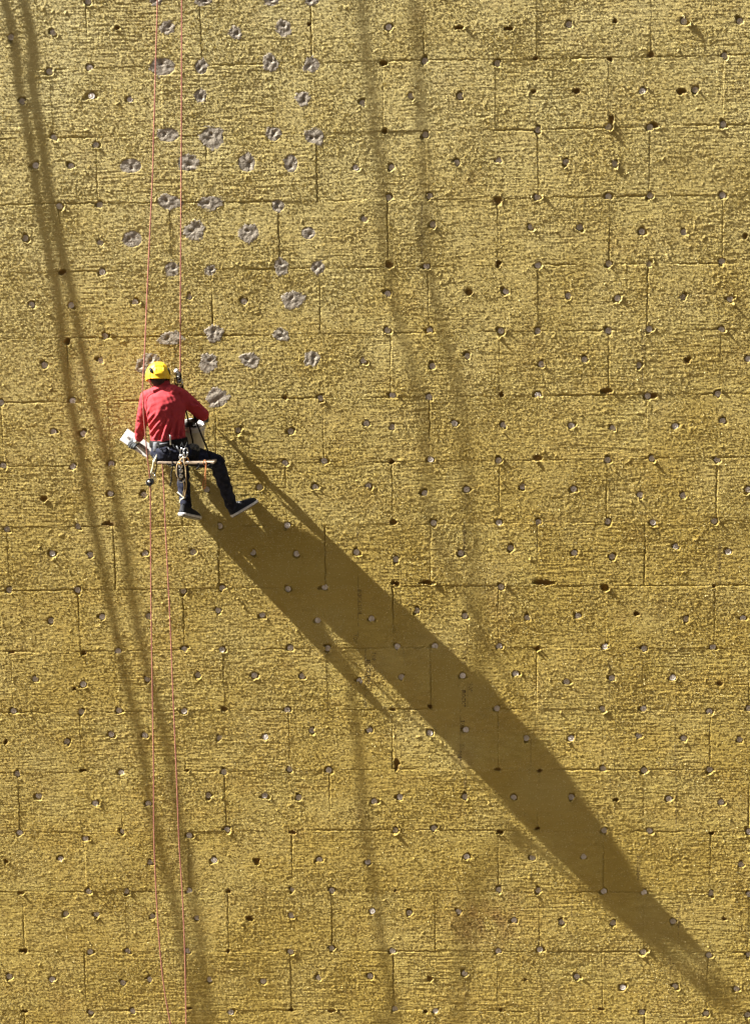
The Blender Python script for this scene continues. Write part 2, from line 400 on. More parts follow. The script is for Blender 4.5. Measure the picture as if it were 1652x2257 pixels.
# printed ink: lettering and guide lines on the boards
FONT = {'R': ('1111', '1..1', '1111', '1.1.', '1..1'), 'O': ('.11.', '1..1', '1..1', '1..1', '.11.'), 'C': ('.111', '1...', '1...', '1...', '.111'),
        'K': ('1..1', '1.1.', '11..', '1.1.', '1..1'), 'T': ('111', '.1.', '.1.', '.1.', '.1.'), 'N': ('1..1', '11.1', '1.11', '1..1', '1..1'),
        'P': ('111.', '1..1', '111.', '1...', '1...'), ' ': ('..',) * 5}
ink = np.zeros((nv, nu))
def write(txt, px, py, s=1.0, cell=0.0070):
    p = at(px, py); y = p.z
    for ch in txt:
        g = FONT[ch]; wd = len(g[0])
        for rr in range(5):
            for cc in range(wd):
                if g[rr][cc] == '1':
                    cx = p.x + (2 - rr) * cell; cz = y - (cc + 0.5) * cell
                    w = window(cx, cz, cell)
                    if w: ink[w] = np.maximum(ink[w], s * ((np.abs(UU[w] - cx) < cell * 0.52) & (np.abs(VV[w] - cz) < cell * 0.52)))
        y -= (wd + 1.0) * cell
def guide(px, y0, y1, s, wdt=0.005):
    a, b = at(px, y0), at(px, y1)
    m_ = (VV < a.z) & (VV > b.z)
    xx = a.x + (b.x - a.x) * (VV - a.z) / (b.z - a.z)
    ink[:] = np.maximum(ink, m_ * s * np.exp(-((UU - xx) / wdt) ** 2) * np.clip(0.75 + 0.55 * rag2 + 0.3 * rag, 0, 1))
for px, y0, y1, s in [(929,443,560,.9),(1259,17,85,.4),(1167,170,265,.5),(1417,140,265,.6),(1604,373,420,.4),(1415,715,860,.75),(1262,1024,1097,.4),
        (1502,1020,1097,.55),(1019,624,724,.5),(1026,1077,1126,.6),(787,1158,1218,.9),(789,1260,1428,.6),(805,1430,1560,1.0),(1022,1155,1290,.9),(1029,1330,1426,.55),
        (1030,1432,1560,.45),(1014,1566,1690,.5),(1184,1165,1205,.6),(1585,1178,1288,.8),(1342,1438,1561,.6),(1489,1438,1561,.5),(1487,1568,1690,.65),
        (1169,1628,1690,.5),(90,1195,1295,.75),(100,1445,1500,.4),(113,1770,1815,.6),(208,2025,2082,.6),(1026,1700,1822,.8),(888,1982,2085,.5),(1024,2102,2225,.6),
        (1344,1709,1752,.5),(1489,1709,1832,.8),(1170,1839,1959,.5),(1405,1885,1959,.5),(1259,1975,2095,.7),(1494,1975,2092,.6),(1476,2105,2222,.6),(478,1230,1290,.3)]:
    guide(px, y0, y1, s * 0.9, 0.0045)
for txt, px, y, s in [('TOP',824,1438,.75),('ROCKTON',811,1455,.95),('TOP',783,1398,.6),('ROCKTON',792,1300,.6),('TOP',1037,1506,.75),('ROCKT',1021,1522,.85),
        ('ROCK',1023,1435,.7),('TON',1019,1588,.7),('RO',1020,1640,.6),('TOP',1013,1655,.75),('ROCKTON',1417,725,.6),('ROCKTON',1345,1450,.45),
        ('ROCKTON',1406,1888,.7),('ROCKTON',1024,1170,.6),('ROCKTON',1489,1640,.5),('ROCKTON',1494,1990,.55),('TOP',1484,2122,.6),('ROCKTON',1585,1200,.5),('ROCK',1024,1720,.6)]:
    write(txt, px, y, s)
ink = np.clip(ink * np.clip(1.15 + 0.28 * rag, 0.3, 1.3), 0, 1)
for (px, py, rx, ry, s) in [(1060, 2035, 90, 60, .55), (1100, 1320, 26, 60, .3), (1170, 760, 20, 60, .25), (1120, 1990, 60, 30, .4)]:   # wool tinted browner in soft patches
    p = at(px, py)
    brown = np.maximum(brown, s * np.exp(-((UU - p.x) / (rx / 238)) ** 2 - ((VV - p.z) / (ry / 238)) ** 2) * np.clip(0.7 + 0.4 * noise(0.03, seed=31), 0, 1.3))
brown = np.clip(brown + 0.10 * np.clip(noise(0.06, 0.05, seed=32) - 1.2, 0, 2), 0, 1)

def wool_material():
    M = bpy.data.materials.new('mineral_wool'); M.use_nodes = True
    t = M.node_tree; N = t.nodes; Lk = t.links; b = N['Principled BSDF']
    b.inputs['Roughness'].default_value = 0.75; b.inputs['Specular IOR Level'].default_value = 0.25
    b.inputs['Sheen Weight'].default_value = WOOL_SHEEN; b.inputs['Sheen Roughness'].default_value = 0.45
    b.inputs['Sheen Tint'].default_value = (1.0, 0.9, 0.6, 1)
    tc = N.new('ShaderNodeTexCoord')
    def nz(scale, detail=3, sc=(1, 1, 1), rough=0.55):
        mp = N.new('ShaderNodeMapping'); mp.inputs['Scale'].default_value = sc
        n = N.new('ShaderNodeTexNoise'); n.inputs['Scale'].default_value = scale; n.inputs['Detail'].default_value = detail
        n.inputs['Roughness'].default_value = rough
        Lk.new(tc.outputs['Object'], mp.inputs['Vector']); Lk.new(mp.outputs[0], n.inputs['Vector']); return n.outputs['Fac']
    def mix(fac, a, c, mode='MIX'):
        m_ = N.new('ShaderNodeMix'); m_.data_type = 'RGBA'; m_.blend_type = mode
        if isinstance(fac, (int, float)): m_.inputs['Factor'].default_value = fac
        else: Lk.new(fac, m_.inputs['Factor'])
        for s_, q in (('A', a), ('B', c)):
            if isinstance(q, tuple): m_.inputs[6 if s_ == 'A' else 7].default_value = (*q, 1)
            else: Lk.new(q, m_.inputs[6 if s_ == 'A' else 7])
        return m_.outputs[2]
    def ramp(f, p0, p1):
        r_ = N.new('ShaderNodeMapRange'); r_.inputs['From Min'].default_value = p0; r_.inputs['From Max'].default_value = p1
        Lk.new(f, r_.inputs['Value']); return r_.outputs[0]
    def att(n):
        a = N.new('ShaderNodeAttribute'); a.attribute_name = n; return a.outputs['Fac']
    c = mix(ramp(nz(2.2, 4, (0.5, 1, 1.6)), 0.40, 0.60), WOOL_A, WOOL_B)
    c = mix(ramp(nz(14, 5, (0.5, 1, 1.6)), 0.40, 0.72), c, WOOL_C)
    c = mix(ramp(nz(130, 3, (0.45, 1, 1.3)), 0.46, 0.80), c, WOOL_D)
    c = mix(ramp(nz(170, 2), 0.60, 0.82), c, WOOL_E)
    c = mix(att('tone'), c, WOOL_F)
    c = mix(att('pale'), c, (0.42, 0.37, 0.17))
    c = mix(att('brown'), c, (0.16, 0.082, 0.022))
    c = mix(att('ink'), c, (0.035, 0.018, 0.009))
    Lk.new(c, b.inputs['Base Color'])
    bp = N.new('ShaderNodeBump'); bp.inputs['Strength'].default_value = 1.0; bp.inputs['Distance'].default_value = 0.006
    Lk.new(nz(240, 3, (0.6, 1, 1)), bp.inputs['Height']); Lk.new(bp.outputs[0], b.inputs['Normal'])
    return M
WOOL_SHEEN = 0.0
WOOL_A = (0.360, 0.275, 0.070); WOOL_B = (0.335, 0.235, 0.050); WOOL_C = (0.235, 0.168, 0.034)
WOOL_D = (0.225, 0.158, 0.026); WOOL_E = (0.58, 0.50, 0.26); WOOL_F = (0.28, 0.200, 0.040)
wool = wool_material()

def grid_mesh(name, X, Zc, Y, mask_q, attrs):
    """quads (mask) of a grid of points"""
    n0, n1 = X.shape; idx = np.arange(n0 * n1).reshape(n0, n1)
    q = np.stack([idx[:-1, :-1], idx[1:, :-1], idx[1:, 1:], idx[:-1, 1:]], -1)[mask_q]
    used, inv = np.unique(q.ravel(), return_inverse=True)
    me = bpy.data.meshes.new(name); co = np.stack([X.ravel()[used], Y.ravel()[used], Zc.ravel()[used]], 1)
    me.vertices.add(len(used)); me.vertices.foreach_set('co', co.astype(np.float32).ravel())
    me.loops.add(q.size); me.loops.foreach_set('vertex_index', inv.astype(np.int32).ravel())
    me.polygons.add(len(q)); me.polygons.foreach_set('loop_start', np.arange(0, q.size, 4, dtype=np.int32))
    try: me.polygons.foreach_set('loop_total', np.full(len(q), 4, dtype=np.int32))
    except Exception: pass
    me.update(calc_edges=True); smooth(me)
    for k, a in attrs.items():
        at_ = me.attributes.new(k, 'FLOAT', 'POINT'); at_.data.foreach_set('value', a.ravel()[used].astype(np.float32))
    return me

wall = empty('insulated_wall', 'tall facade clad in staggered yellow mineral wool boards with grey plugs', 'wall')
tone = np.clip(0.40 + 0.62 * b4, 0, 1.0)
YY = -H
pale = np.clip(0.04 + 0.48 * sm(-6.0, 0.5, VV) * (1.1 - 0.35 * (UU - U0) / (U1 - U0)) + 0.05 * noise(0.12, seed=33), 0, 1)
jit = 0.0014
XX = UU + jit * np.random.default_rng(5).standard_normal((nv, nu)); ZZ = VV + jit * np.random.default_rng(6).standard_normal((nv, nu))
bq = bid[:-1, :-1]
sizes = []
inside_u = (uu[:-1] > at(0, 1100).x) & (uu[:-1] < at(PW, 1100).x)
inside_v = (vv[:-1] < at(800, 0).z) & (vv[:-1] > at(800, PH).z)
vis = np.outer(inside_v, inside_u)
cnt = np.bincount(bq[vis], minlength=int(ids.max()) + 1)
order = sorted([int(i) for i in ids], key=lambda i: -cnt[i])
rest = np.zeros_like(bq, bool)
for rank, i in enumerate(order):
    mq = bq == i
    if rank >= 100 or cnt[i] == 0:
        rest |= mq; continue
    a = np.where(mq.any(1))[0]; c = np.where(mq.any(0))[0]
    s0 = slice(a[0], a[-1] + 2); s1 = slice(c[0], c[-1] + 2); sq = (slice(a[0], a[-1] + 1), slice(c[0], c[-1] + 1))
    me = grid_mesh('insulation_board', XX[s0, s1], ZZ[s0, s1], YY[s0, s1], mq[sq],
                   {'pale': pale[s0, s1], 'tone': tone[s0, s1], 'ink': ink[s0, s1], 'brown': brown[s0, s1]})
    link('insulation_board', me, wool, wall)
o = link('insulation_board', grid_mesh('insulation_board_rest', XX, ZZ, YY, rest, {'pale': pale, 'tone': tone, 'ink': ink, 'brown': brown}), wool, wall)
o['kind'] = 'stuff'
# the facade goes on beyond the framed part
WX0, WX1, WZ0, WZ1 = -7.0, 14.0, -15.0, 5.0
gx = np.concatenate([np.arange(WX0, U0, 0.05), [U0, uu[-1]], np.arange(uu[-1] + 0.05, WX1, 0.05)])
gz = np.concatenate([np.arange(WZ1, V1, -0.05), [V1, vv[-1]], np.arange(vv[-1] - 0.05, WZ0, -0.05)])
gX, gZ = np.meshgrid(gx, gz)
hY = -(0.002 * np.random.default_rng(8).standard_normal(gX.shape))
for k in range(-10, 12):
    hY += 0.012 * np.exp(-((gZ + 0.6 * k + 0.0) / 0.02) ** 2)
mq = np.ones((len(gz) - 1, len(gx) - 1), bool)
iz = int(np.where(gz == V1)[0][0]); ix = int(np.where(gx == U0)[0][0]); mq[iz, ix] = False
hY[iz:iz + 2, ix:ix + 2] = 0.004
zc = np.zeros_like(gX)
o = link('insulation_board', grid_mesh('insulation_board_outer', gX, gZ, hY, mq, {'tone': zc + 0.3, 'ink': zc, 'brown': zc}), wool, wall)
o['kind'] = 'stuff'; o.location.y = 0.002
masonry = mat('raw_masonry', (0.22, 0.20, 0.18), 0.9, var=0.2, scale=4)
MB().box(((WX0 + WX1) / 2, 0.21, (WZ0 + WZ1) / 2), [Vector(((WX1 - WX0) / 2, 0, 0)), Vector((0, 0.15, 0)), Vector((0, 0, (WZ1 - WZ0) / 2))]).build('masonry', masonry, wall, False)

# loose curls of fibre standing on the face of the boards
def fibres(n, seed, name):
    r = np.random.default_rng(seed)
    i = r.integers(4, nv - 5, n * 3); j = r.integers(4, nu - 5, n * 3)
    dens = 0.25 + 0.75 * np.clip(patch[i, j] - 0.25, 0, 1) + 0.5 * np.clip(lip[i, j], 0, 1)
    ok = (r.random(n * 3) < dens * 0.6) & (H[i, j] > -0.004)
    i, j = i[ok][:n], j[ok][:n]; m_ = len(i)
    x = UU[i, j] + r.uniform(-.5, .5, m_) * G; z = VV[i, j] + r.uniform(-.5, .5, m_) * G; h = H[i, j]
    a = r.choice([0.1, 1.5, 0.8, -0.7], m_, p=[.58, .10, .16, .16]) + r.normal(0, .32, m_)
    L = r.gamma(3, 0.0012, m_) + 0.0022; w = r.uniform(0.0007, 0.0016, m_); up = np.abs(r.normal(0, 1, m_)) ** 1.6 * 0.0017 + 0.0008
    kx = r.normal(0, .45, m_); t = np.linspace(-1, 1, 4); co = np.zeros((m_, 4, 2, 3))
    for k in range(4):
        aa = a + kx * t[k]; cx = x + np.cos(a) * L * t[k] - np.sin(a) * L * kx * .5 * t[k] ** 2; cz = z + np.sin(a) * L * t[k] + np.cos(a) * L * kx * .5 * t[k] ** 2
        hh = h - .0012 + (up + .0014) * (1 - t[k] ** 2 * .9)
        for s_ in (0, 1):
            q = (2 * s_ - 1) * w
            co[:, k, s_, 0] = cx - np.sin(aa) * q; co[:, k, s_, 2] = cz + np.cos(aa) * q; co[:, k, s_, 1] = -(hh + q * 0.9)
    base = np.arange(m_)[:, None] * 8
    f = np.concatenate([base + np.array([2 * k, 2 * k + 1, 2 * k + 3, 2 * k + 2]) for k in range(3)], 1).reshape(-1)
    me = bpy.data.meshes.new(name); me.vertices.add(m_ * 8); me.vertices.foreach_set('co', co.astype(np.float32).ravel())
    me.loops.add(len(f)); me.loops.foreach_set('vertex_index', f.astype(np.int32)); me.polygons.add(len(f) // 4)
    me.polygons.foreach_set('loop_start', np.arange(0, len(f), 4, dtype=np.int32)); me.update(calc_edges=True); smooth(me)
    return me
fib_m = mat('fibre_curl', (0.60, 0.52, 0.26), 0.8, var=0.3, scale=60, spec=0.2)
link('fibre_tuft', fibres(230000, 91, 'fibre_tuft'), fib_m, wall)['kind'] = 'stuff'

# anchor plugs
plug_m = mat('plug_plastic', (0.54, 0.485, 0.425), 0.6, var=0.18, scale=90)
def disc_shape(mb, x, z, dep, rot, tx, tz, n=24):
    """ribbed plate with a raised hub; faces out of the wall"""
    prof = [(0.0272, -0.0035), (0.0275, 0.0), (0.0250, 0.0006), (0.0235, -0.0010), (0.0090, -0.0014), (0.0082, 0.0008), (0.0045, 0.0004), (0.0035, -0.003)]
    rings = []
    for i, (r, h) in enumerate(prof):
        ring = []
        for k in range(n):
            a = rot + 2 * math.pi * k / n
            hh = h + (0.0012 if (i in (3, 4) and k % 3 == 0) else 0)
            rr = r * (1 + (0.035 if (i < 3 and k % 3 == 0) else 0))
            px, pz = rr * math.cos(a), rr * math.sin(a)
            ring.append((x + px, dep - hh + px * tx + pz * tz, z + pz))
        rings.append(ring)
    mb.loft(rings)
first = None; restd = MB()
cx_, cz_ = at(826, 1128).x, at(826, 1128).z
discs.sort(key=lambda q: -q[1])
step = len(discs) / 100.0; pick = {int(i * step) for i in range(100)}
for i, q in enumerate(discs):
    if i in pick:
        mb = MB(); disc_shape(mb, *q); mb.build('anchor_plug', plug_m, wall)
    else: disc_shape(restd, *q)
restd.build('anchor_plug', plug_m, wall)['kind'] = 'stuff'

# mortar dabs over the plugs near the ropes
mort_m = mat('mortar', (0.275, 0.240, 0.190), 0.95, var=0.2, scale=40, bump=0.003, spec=0.15)
for (x, z, ra, rb, s_) in morts:
    r = np.random.default_rng(s_); nr, na = 18, 80
    ph = r.uniform(0, 6.28, 8); am = r.uniform(0.5, 1, 8); pa = r.uniform(0, 6.28); px, pz = 0.28 * math.cos(pa) , 0.28 * math.sin(pa)
    fa = r.uniform(0, 6.28); vs = []; fs = []; fr = r.normal(0, 0.075, na)
    dents = [(r.uniform(-.6, .6), r.uniform(-.6, .6), r.uniform(-.0034, .0020), r.uniform(.10, .26)) for _ in range(11)]
    for i in range(nr + 1):
        for k in range(na):
            a = 2 * math.pi * k / na; q = max(i / nr, 0.02)
            edge = 1 + 0.10 * math.sin(2 * a + ph[0]) + 0.08 * math.sin(3 * a + ph[1]) + 0.07 * math.sin(5 * a + ph[2]) + 0.02 * math.sin(12 * a + ph[3]) + fr[k]
            qx, qz = q * math.cos(a), q * math.sin(a)
            h = -0.0003 + 0.0006 * math.sin(5 * qx + ph[5]) * math.sin(4.3 * qz + ph[6]) + 0.0007 * math.sin(9 * (qx * math.cos(fa) + qz * math.sin(fa)) + ph[7])
            for dx, dz, dh_, dr in dents: h += dh_ * math.exp(-((qx - dx) ** 2 + (qz - dz) ** 2) / dr ** 2)
            h -= 0.013 * math.exp(-((((qx - px) * ra) ** 2 + ((qz - pz) * rb) ** 2)) / 0.014 ** 2)
            h += 0.0022 * math.exp(-(((qx - px - .3) * ra) ** 2 + ((qz - pz + .3) * rb) ** 2) / 0.016 ** 2)
            if q > 0.93: h -= 0.012 * ((q - 0.93) / 0.07) ** 1.5
            h += r.normal(0, 0.0004)
            vs.append((x + qx * ra * edge, -h, z + qz * rb * edge))
    for i in range(nr):
        for k in range(na): fs.append((i * na + k, i * na + (k + 1) % na, (i + 1) * na + (k + 1) % na, (i + 1) * na + k))
    fs.append(tuple(range(na)))
    MB().add(vs, fs).build('mortar_patch', mort_m, wall)

# the yard below: sends warm light back up to the facade
gm = mat('yard_paving', (0.075, 0.058, 0.035), 0.9, var=0.2, scale=0.6)
g = MB().add([(-120, -160, -15), (120, -160, -15), (120, 60, -15), (-120, 60, -15)], [(0, 1, 2, 3)]).build('ground', gm, None, False)
g['kind'] = 'structure'

# unseen block across the yard, added tall to hide half of the sky
om = mat('sky_blocker_render', (0.22, 0.165, 0.10), 0.9, var=0.1, scale=0.8)
MB().box((3, -27, 9), [Vector((45, 0, 0)), Vector((0, 4, 0)), Vector((0, 0, 24))]).build('opposite_sky_blocker', om, None, False)['kind'] = 'structure'
# ------------------------------------------------------------------ the rope access worker
V = Vector
OUT = V((0, -1, 0))                                   # away from the wall
def dirpx(p, du, dv, dd=0.0):
    """unit direction: picture right du, picture down dv, towards the viewer dd (metres)"""
    return (V((du, -dd, -dv))).normalized()

skin = mat('skin', (0.38, 0.17, 0.10), 0.55, var=0.08, scale=60)
shirt_m = mat('red_jersey', (0.30, 0.030, 0.036), 0.85, var=0.05, scale=14, bump=0.0012, spec=0.15, splash=0.05)
denim = mat('dark_denim', (0.007, 0.008, 0.015), 0.9, var=0.35, scale=22, bump=0.003, spec=0.12, second=(0.017, 0.019, 0.033), splash=0.10)
yellow = mat('yellow_shell', (0.74, 0.47, 0.012), 0.5, spec=0.4, splash=0.22, dust=(0.55, 0.45, 0.2))
black = mat('black_webbing', (0.005, 0.005, 0.005), 0.8, var=0.4, scale=50, bump=0.001, spec=0.15, splash=0.22)
blackp = mat('black_plastic', (0.008, 0.008, 0.009), 0.65, spec=0.25)
glove_m = mat('grey_glove', (0.020, 0.024, 0.028), 0.8, var=0.5, scale=30, second=(0.075, 0.085, 0.09), bump=0.001)
steel = mat('worn_steel', (0.62, 0.62, 0.60), 0.28, metal=1.0, var=0.1, scale=60)
alu = mat('dull_aluminium', (0.50, 0.50, 0.50), 0.35, metal=0.9)
white_r = mat('white_rubber', (0.55, 0.53, 0.50), 0.7, var=0.15, scale=50)
shoe_m = mat('black_suede', (0.010, 0.011, 0.014), 0.9, bump=0.001, splash=0.12)
greysole = mat('grey_sole', (0.16, 0.15, 0.13), 0.8, var=0.3, scale=30)
bucket_m = mat('white_bucket', (0.50, 0.47, 0.42), 0.5, var=0.12, scale=9, second=(0.58, 0.55, 0.50))
wet = mat('wet_mortar', (0.02, 0.018, 0.015), 0.5, var=0.5, scale=60, bump=0.006)
wood = mat('plank_wood', (0.25, 0.19, 0.13), 0.8, var=0.25, scale=18)
cord_t = mat('tan_cord', (0.36, 0.26, 0.13), 0.8, var=0.3, scale=200)
cord_o = mat('orange_cord', (0.30, 0.11, 0.03), 0.8, var=0.3, scale=200)
cord_w = mat('pale_cord', (0.50, 0.46, 0.32), 0.8, var=0.2, scale=200)
rope_m = mat('orange_rope', (0.235, 0.092, 0.068), 0.8, var=0.35, scale=260, bump=0.0008, spec=0.2)
bronze = mat('bronze_gate', (0.45, 0.22, 0.06), 0.35, metal=0.8)

neck = Z(552, 392, .555); head = Z(510, 304, .53)
LS, LE, LW = Z(398, 515, .605), Z(338, 765, .485), Z(308, 930, .17)
RS, RE, RW = Z(748, 505, .525), Z(955, 684, .46), Z(958, 710, .26)
LH, LK, LA = Z(545, 1065, .66), Z(738, 1150, .115), Z(783, 1585, .19)
RH, RK, RA = Z(715, 1070, .66), Z(1098, 1168, .46), Z(1243, 1590, .19)
look = V((-0.24, 0.85, -0.36)).normalized()
upv = V((-0.04, 0.30, 1)); upv = (upv - look * upv.dot(look)).normalized(); side = look.cross(upv)   # side: picture right

def ring(c, hw, hd, n=28, tilt=0.0, twist=0.0, sq=2.05):
    x = V((math.cos(twist), math.sin(twist), tilt)); y = V((-math.sin(twist), math.cos(twist), 0)); out = []
    for k in range(n):
        a = 2 * math.pi * k / n; ca, sa = math.cos(a), math.sin(a)
        out.append(c + x * hw * math.copysign(abs(ca) ** (2 / sq), ca) + y * hd * math.copysign(abs(sa) ** (2 / sq), sa))
    return out
TORSO = [(558, 415, .560, .062, .058), (562, 448, .567, .115, .078), (570, 490, .575, .166, .104), (575, 560, .585, .178, .120), (580, 640, .595, .172, .128),
         (588, 740, .605, .158, .128), (596, 840, .62, .149, .124), (604, 905, .63, .150, .122), (612, 970, .64, .155, .124)]
PELV = [(606, 930, .635, .150, .112), (614, 985, .645, .160, .122), (622, 1050, .655, .166, .135), (632, 1115, .655, .168, .130), (640, 1158, .65, .150, .115)]
def torso(mb, lst, grow):
    mb.loft([ring(Z(u, v, d), hw + grow, hd + grow, twist=0.30 * min(1.0, max(0.0, (980 - v) / 330))) for u, v, d, hw, hd in lst])

def hand(mb, wrist, fwd, palm, s=1.0, curl=1.0, thumb=1):
    """palm, four unequal bent fingers and a thumb; 'palm' is where the palm faces"""
    fwd = fwd.normalized(); palm = (palm - fwd * palm.dot(fwd)).normalized(); sd = fwd.cross(palm) * thumb
    kn = []
    for i, (off, ln) in enumerate([(-0.030, .082), (-0.010, .086), (0.011, .082), (0.030, .074)]):
        k = wrist + fwd * ln + sd * off; kn.append(k)
        mb.capsule(wrist + sd * off * 0.6, k, .0165 * s, .0125 * s, 10, 4)
        p = k; d = fwd; L = [(.040, .025, .019), (.045, .028, .021), (.041, .026, .020), (.032, .020, .017)][i]
        for j, l in enumerate(L):
            a = curl * (0.75 + 0.06 * i) * (1.0 if j else 0.8)
            q = Matrix.Rotation(a, 3, d.cross(palm)); d = q @ d; e = p + d * l
            mb.capsule(p, e, (.0102 - .0008 * j) * s, (.0096 - .0008 * j) * s, 10, 4); p = e
            palm2 = q @ palm; palm_, palm = palm, palm2
        palm = (Matrix.Rotation(0, 3, fwd) @ (fwd.cross(sd) * -thumb)) if False else (sd.cross(fwd) * thumb)
    t0 = wrist + fwd * .026 - sd * .024; t1 = t0 + (fwd * .6 - sd * .55 + palm * .45).normalized() * .036
    t2 = t1 + (fwd * .75 + palm * .75).normalized() * .026; t3 = t2 + (fwd * .35 + palm * .8 + sd * .45).normalized() * .022
    for a, b, r1, r2 in ((t0, t1, .0155, .0130), (t1, t2, .0125, .0110), (t2, t3, .0110, .0095)): mb.capsule(a, b, r1 * s, r2 * s, 10, 4)
    return wrist + fwd * .085 + palm * .025

# float held in the hand on the left: handle runs from under the fist to the lower right
TF = .10
f_c = Z(292, 980, TF - .02); f_dir = (Z(440, 1085, TF - .02) - Z(165, 900, TF - .02)).normalized()
h_c = Z(292, 985, TF + .035)
L_fwd = (Z(258, 975, .16) - LW).normalized()
R_fwd = V((0.05, 1.0, -0.05)).normalized()

body = MB()
torso(body, [(u, v, d, w - .006, q - .006) for u, v, d, w, q in TORSO] , 0); torso(body, PELV, -0.008)
body.capsule(neck, head + V((0, 0, -.04)), .056, .054)
body.ellipsoid(head, [side * .074, look * .094, upv * .098])
body.ellipsoid(head + look * .030 - upv * .050, [side * .055, look * .058, upv * .060])
body.ellipsoid(head + look * .078 - upv * .098, [side * .022, look * .018, upv * .018])          # chin
body.capsule(head + look * .088 - upv * .004, head + look * .108 - upv * .040, .008, .013)        # nose
body.capsule(head + look * .090 - upv * .066 - side * .018, head + look * .090 - upv * .066 + side * .018, .008, .008)   # mouth
body.capsule(head + look * .080 + upv * .020 - side * .034, head + look * .080 + upv * .020 + side * .034, .011, .011)  # brow
for s in (-1, 1): body.ellipsoid(head + side * s * .076 - look * .004 - upv * .022, [side * .007, look * .018, upv * .032])
for a, b, c, r in ((LS, LE, LW, (.058, .044, .027)), (RS, RE, RW, (.058, .044, .027))):
    body.capsule(a, b, r[0], r[1]); body.capsule(b, c, r[1], r[2])
body.capsule(V(Z(540, 480, .575)), LS, .07, .055); body.capsule(V(Z(620, 480, .575)), RS, .07, .055)
for a, b, c in ((LH, LK, LA), (RH, RK, RA)): body.capsule(a, b, .083, .056); body.capsule(b, c, .054, .038)
handL = lambda mb, s: hand(mb, LW + L_fwd * .012, L_fwd, (V((0.15, 0.9, -0.25))), s, 1.0, 1)
handR = lambda mb, s: hand(mb, RW + R_fwd * .012, R_fwd, V((-0.2, 0.1, -1)), s, 1.05, -1)
handL(body, .86); handR(body, .86)
SH = []
def shoe_frame(heel, fwd, down):
    f = fwd.normalized(); dn = (down - f * down.dot(f)).normalized(); return f, dn, f.cross(dn)
RF = shoe_frame(None, Z(1452, 1535, .045) - Z(1235, 1665, .15), V((.60, .10, -.75)))
LF = shoe_frame(None, Z(905, 1690, .03) - Z(752, 1655, .29), V((-.05, -.32, -1)))
rheel, lheel = Z(1240, 1655, .15), Z(752, 1640, .29)
for hl, (f, dn, sd_), an in ((rheel, RF, RA), (lheel, LF, LA)):
    body.capsule(an, hl + f * .04 + dn * .005, .032, .026); body.capsule(hl + f * .03 + dn * .014, hl + f * .16 + dn * .024, .026, .021); body.capsule(hl + f * .16 + dn * .024, hl + f * .205 + dn * .028, .021, .016)

person = link('person', fuse(body, .0060, 3), skin)
tag(person, 'rope worker in red jersey, dark jeans and yellow helmet, back turned, facing the wall', 'person')

# jersey with sleeves, pulled into folds at the waist
sh = MB(); torso(sh, TORSO, .010)
sh.capsule(LS, LE, .072, .055); sh.capsule(LE, LW + (LE - LW) * .08, .055, .043)
sh.capsule(RS, RE, .072, .060); sh.capsule(RE, RW + (RE - RW) * .08, .060, .043)
sh.capsule(V(Z(530, 470, .575)), LS, .082, .070); sh.capsule(V(Z(640, 466, .575)), RS, .082, .072)
sh.capsule(V(Z(545, 430, .565)), V(Z(575, 430, .565)), .070, .070)
me = fuse(sh, .0055, 7)
AXi = np.linalg.inv(AX)
def to_z(co):
    v = (co - CAM) @ AX
    px = PW / 2 + FOC * v[:, 0] / v[:, 1]; py = PH / 2 - FOC * v[:, 2] / v[:, 1]
    return (px - 239) / .217, (py - 764.8) / .217
FOLDS = [  # u,v -> u,v, width, height (mm): ridges and troughs read off the photograph
 ((548, 945), (622, 715), 11, 9), ((520, 935), (590, 740), 12, -7), ((640, 925), (662, 770), 10, 9), ((600, 930), (640, 790), 10, -8),
 ((700, 905), (738, 640), 10, 7), ((675, 900), (700, 740), 12, -7), ((745, 895), (765, 790), 9, 6), ((725, 890), (745, 760), 10, -5),
 ((470, 925), (545, 770), 12, 6), ((430, 880), (535, 740), 11, 7), ((440, 905), (560, 790), 10, -6), ((408, 815), (500, 690), 11, 7), ((420, 850), (515, 735), 9, -6),
 ((395, 760), (470, 660), 12, 6), ((400, 790), (480, 690), 10, -5), ((385, 700), (430, 600), 11, 5), ((372, 660), (392, 800), 14, -7),
 ((455, 445), (545, 420), 8, 4), ((470, 462), (560, 432), 8, -3), ((720, 470), (765, 600), 10, -5), ((735, 450), (720, 540), 8, 4), ((800, 640), (775, 560), 10, 5),
 ((840, 590), (960, 620), 12, 5), ((870, 560), (985, 640), 9, -4), ((905, 600), (1000, 690), 9, 4), ((300, 820), (380, 880), 12, 7), ((290, 870), (360, 930), 10, -5), ((300, 760), (375, 830), 12, -5),
 ((300, 690), (350, 740), 10, 4), ((500, 690), (560, 560), 26, 4), ((640, 690), (690, 560), 26, -4), ((290, 900), (340, 960), 8, 6)]
n = len(me.vertices); co = np.empty(n * 3); me.vertices.foreach_get('co', co); co = co.reshape(-1, 3)
nr = np.empty(n * 3); me.vertices.foreach_get('normal', nr); nr = nr.reshape(-1, 3)
u_, v_ = to_z(co); dsp = np.zeros(n)
for (a, b, w, h) in FOLDS:
    ax_, ay = b[0] - a[0], b[1] - a[1]; L2 = ax_ * ax_ + ay * ay
    t = ((u_ - a[0]) * ax_ + (v_ - a[1]) * ay) / L2; tc_ = np.clip(t, 0, 1)
    bow = 0.06 * math.sqrt(L2) * np.sin(np.pi * tc_)
    dd = np.hypot(u_ - a[0] - ax_ * tc_ + bow * .3, v_ - a[1] - ay * tc_ + bow * .3)
    dsp += h * .0025 * np.exp(-(dd / w) ** 2) * (1 - 0.75 * tc_)
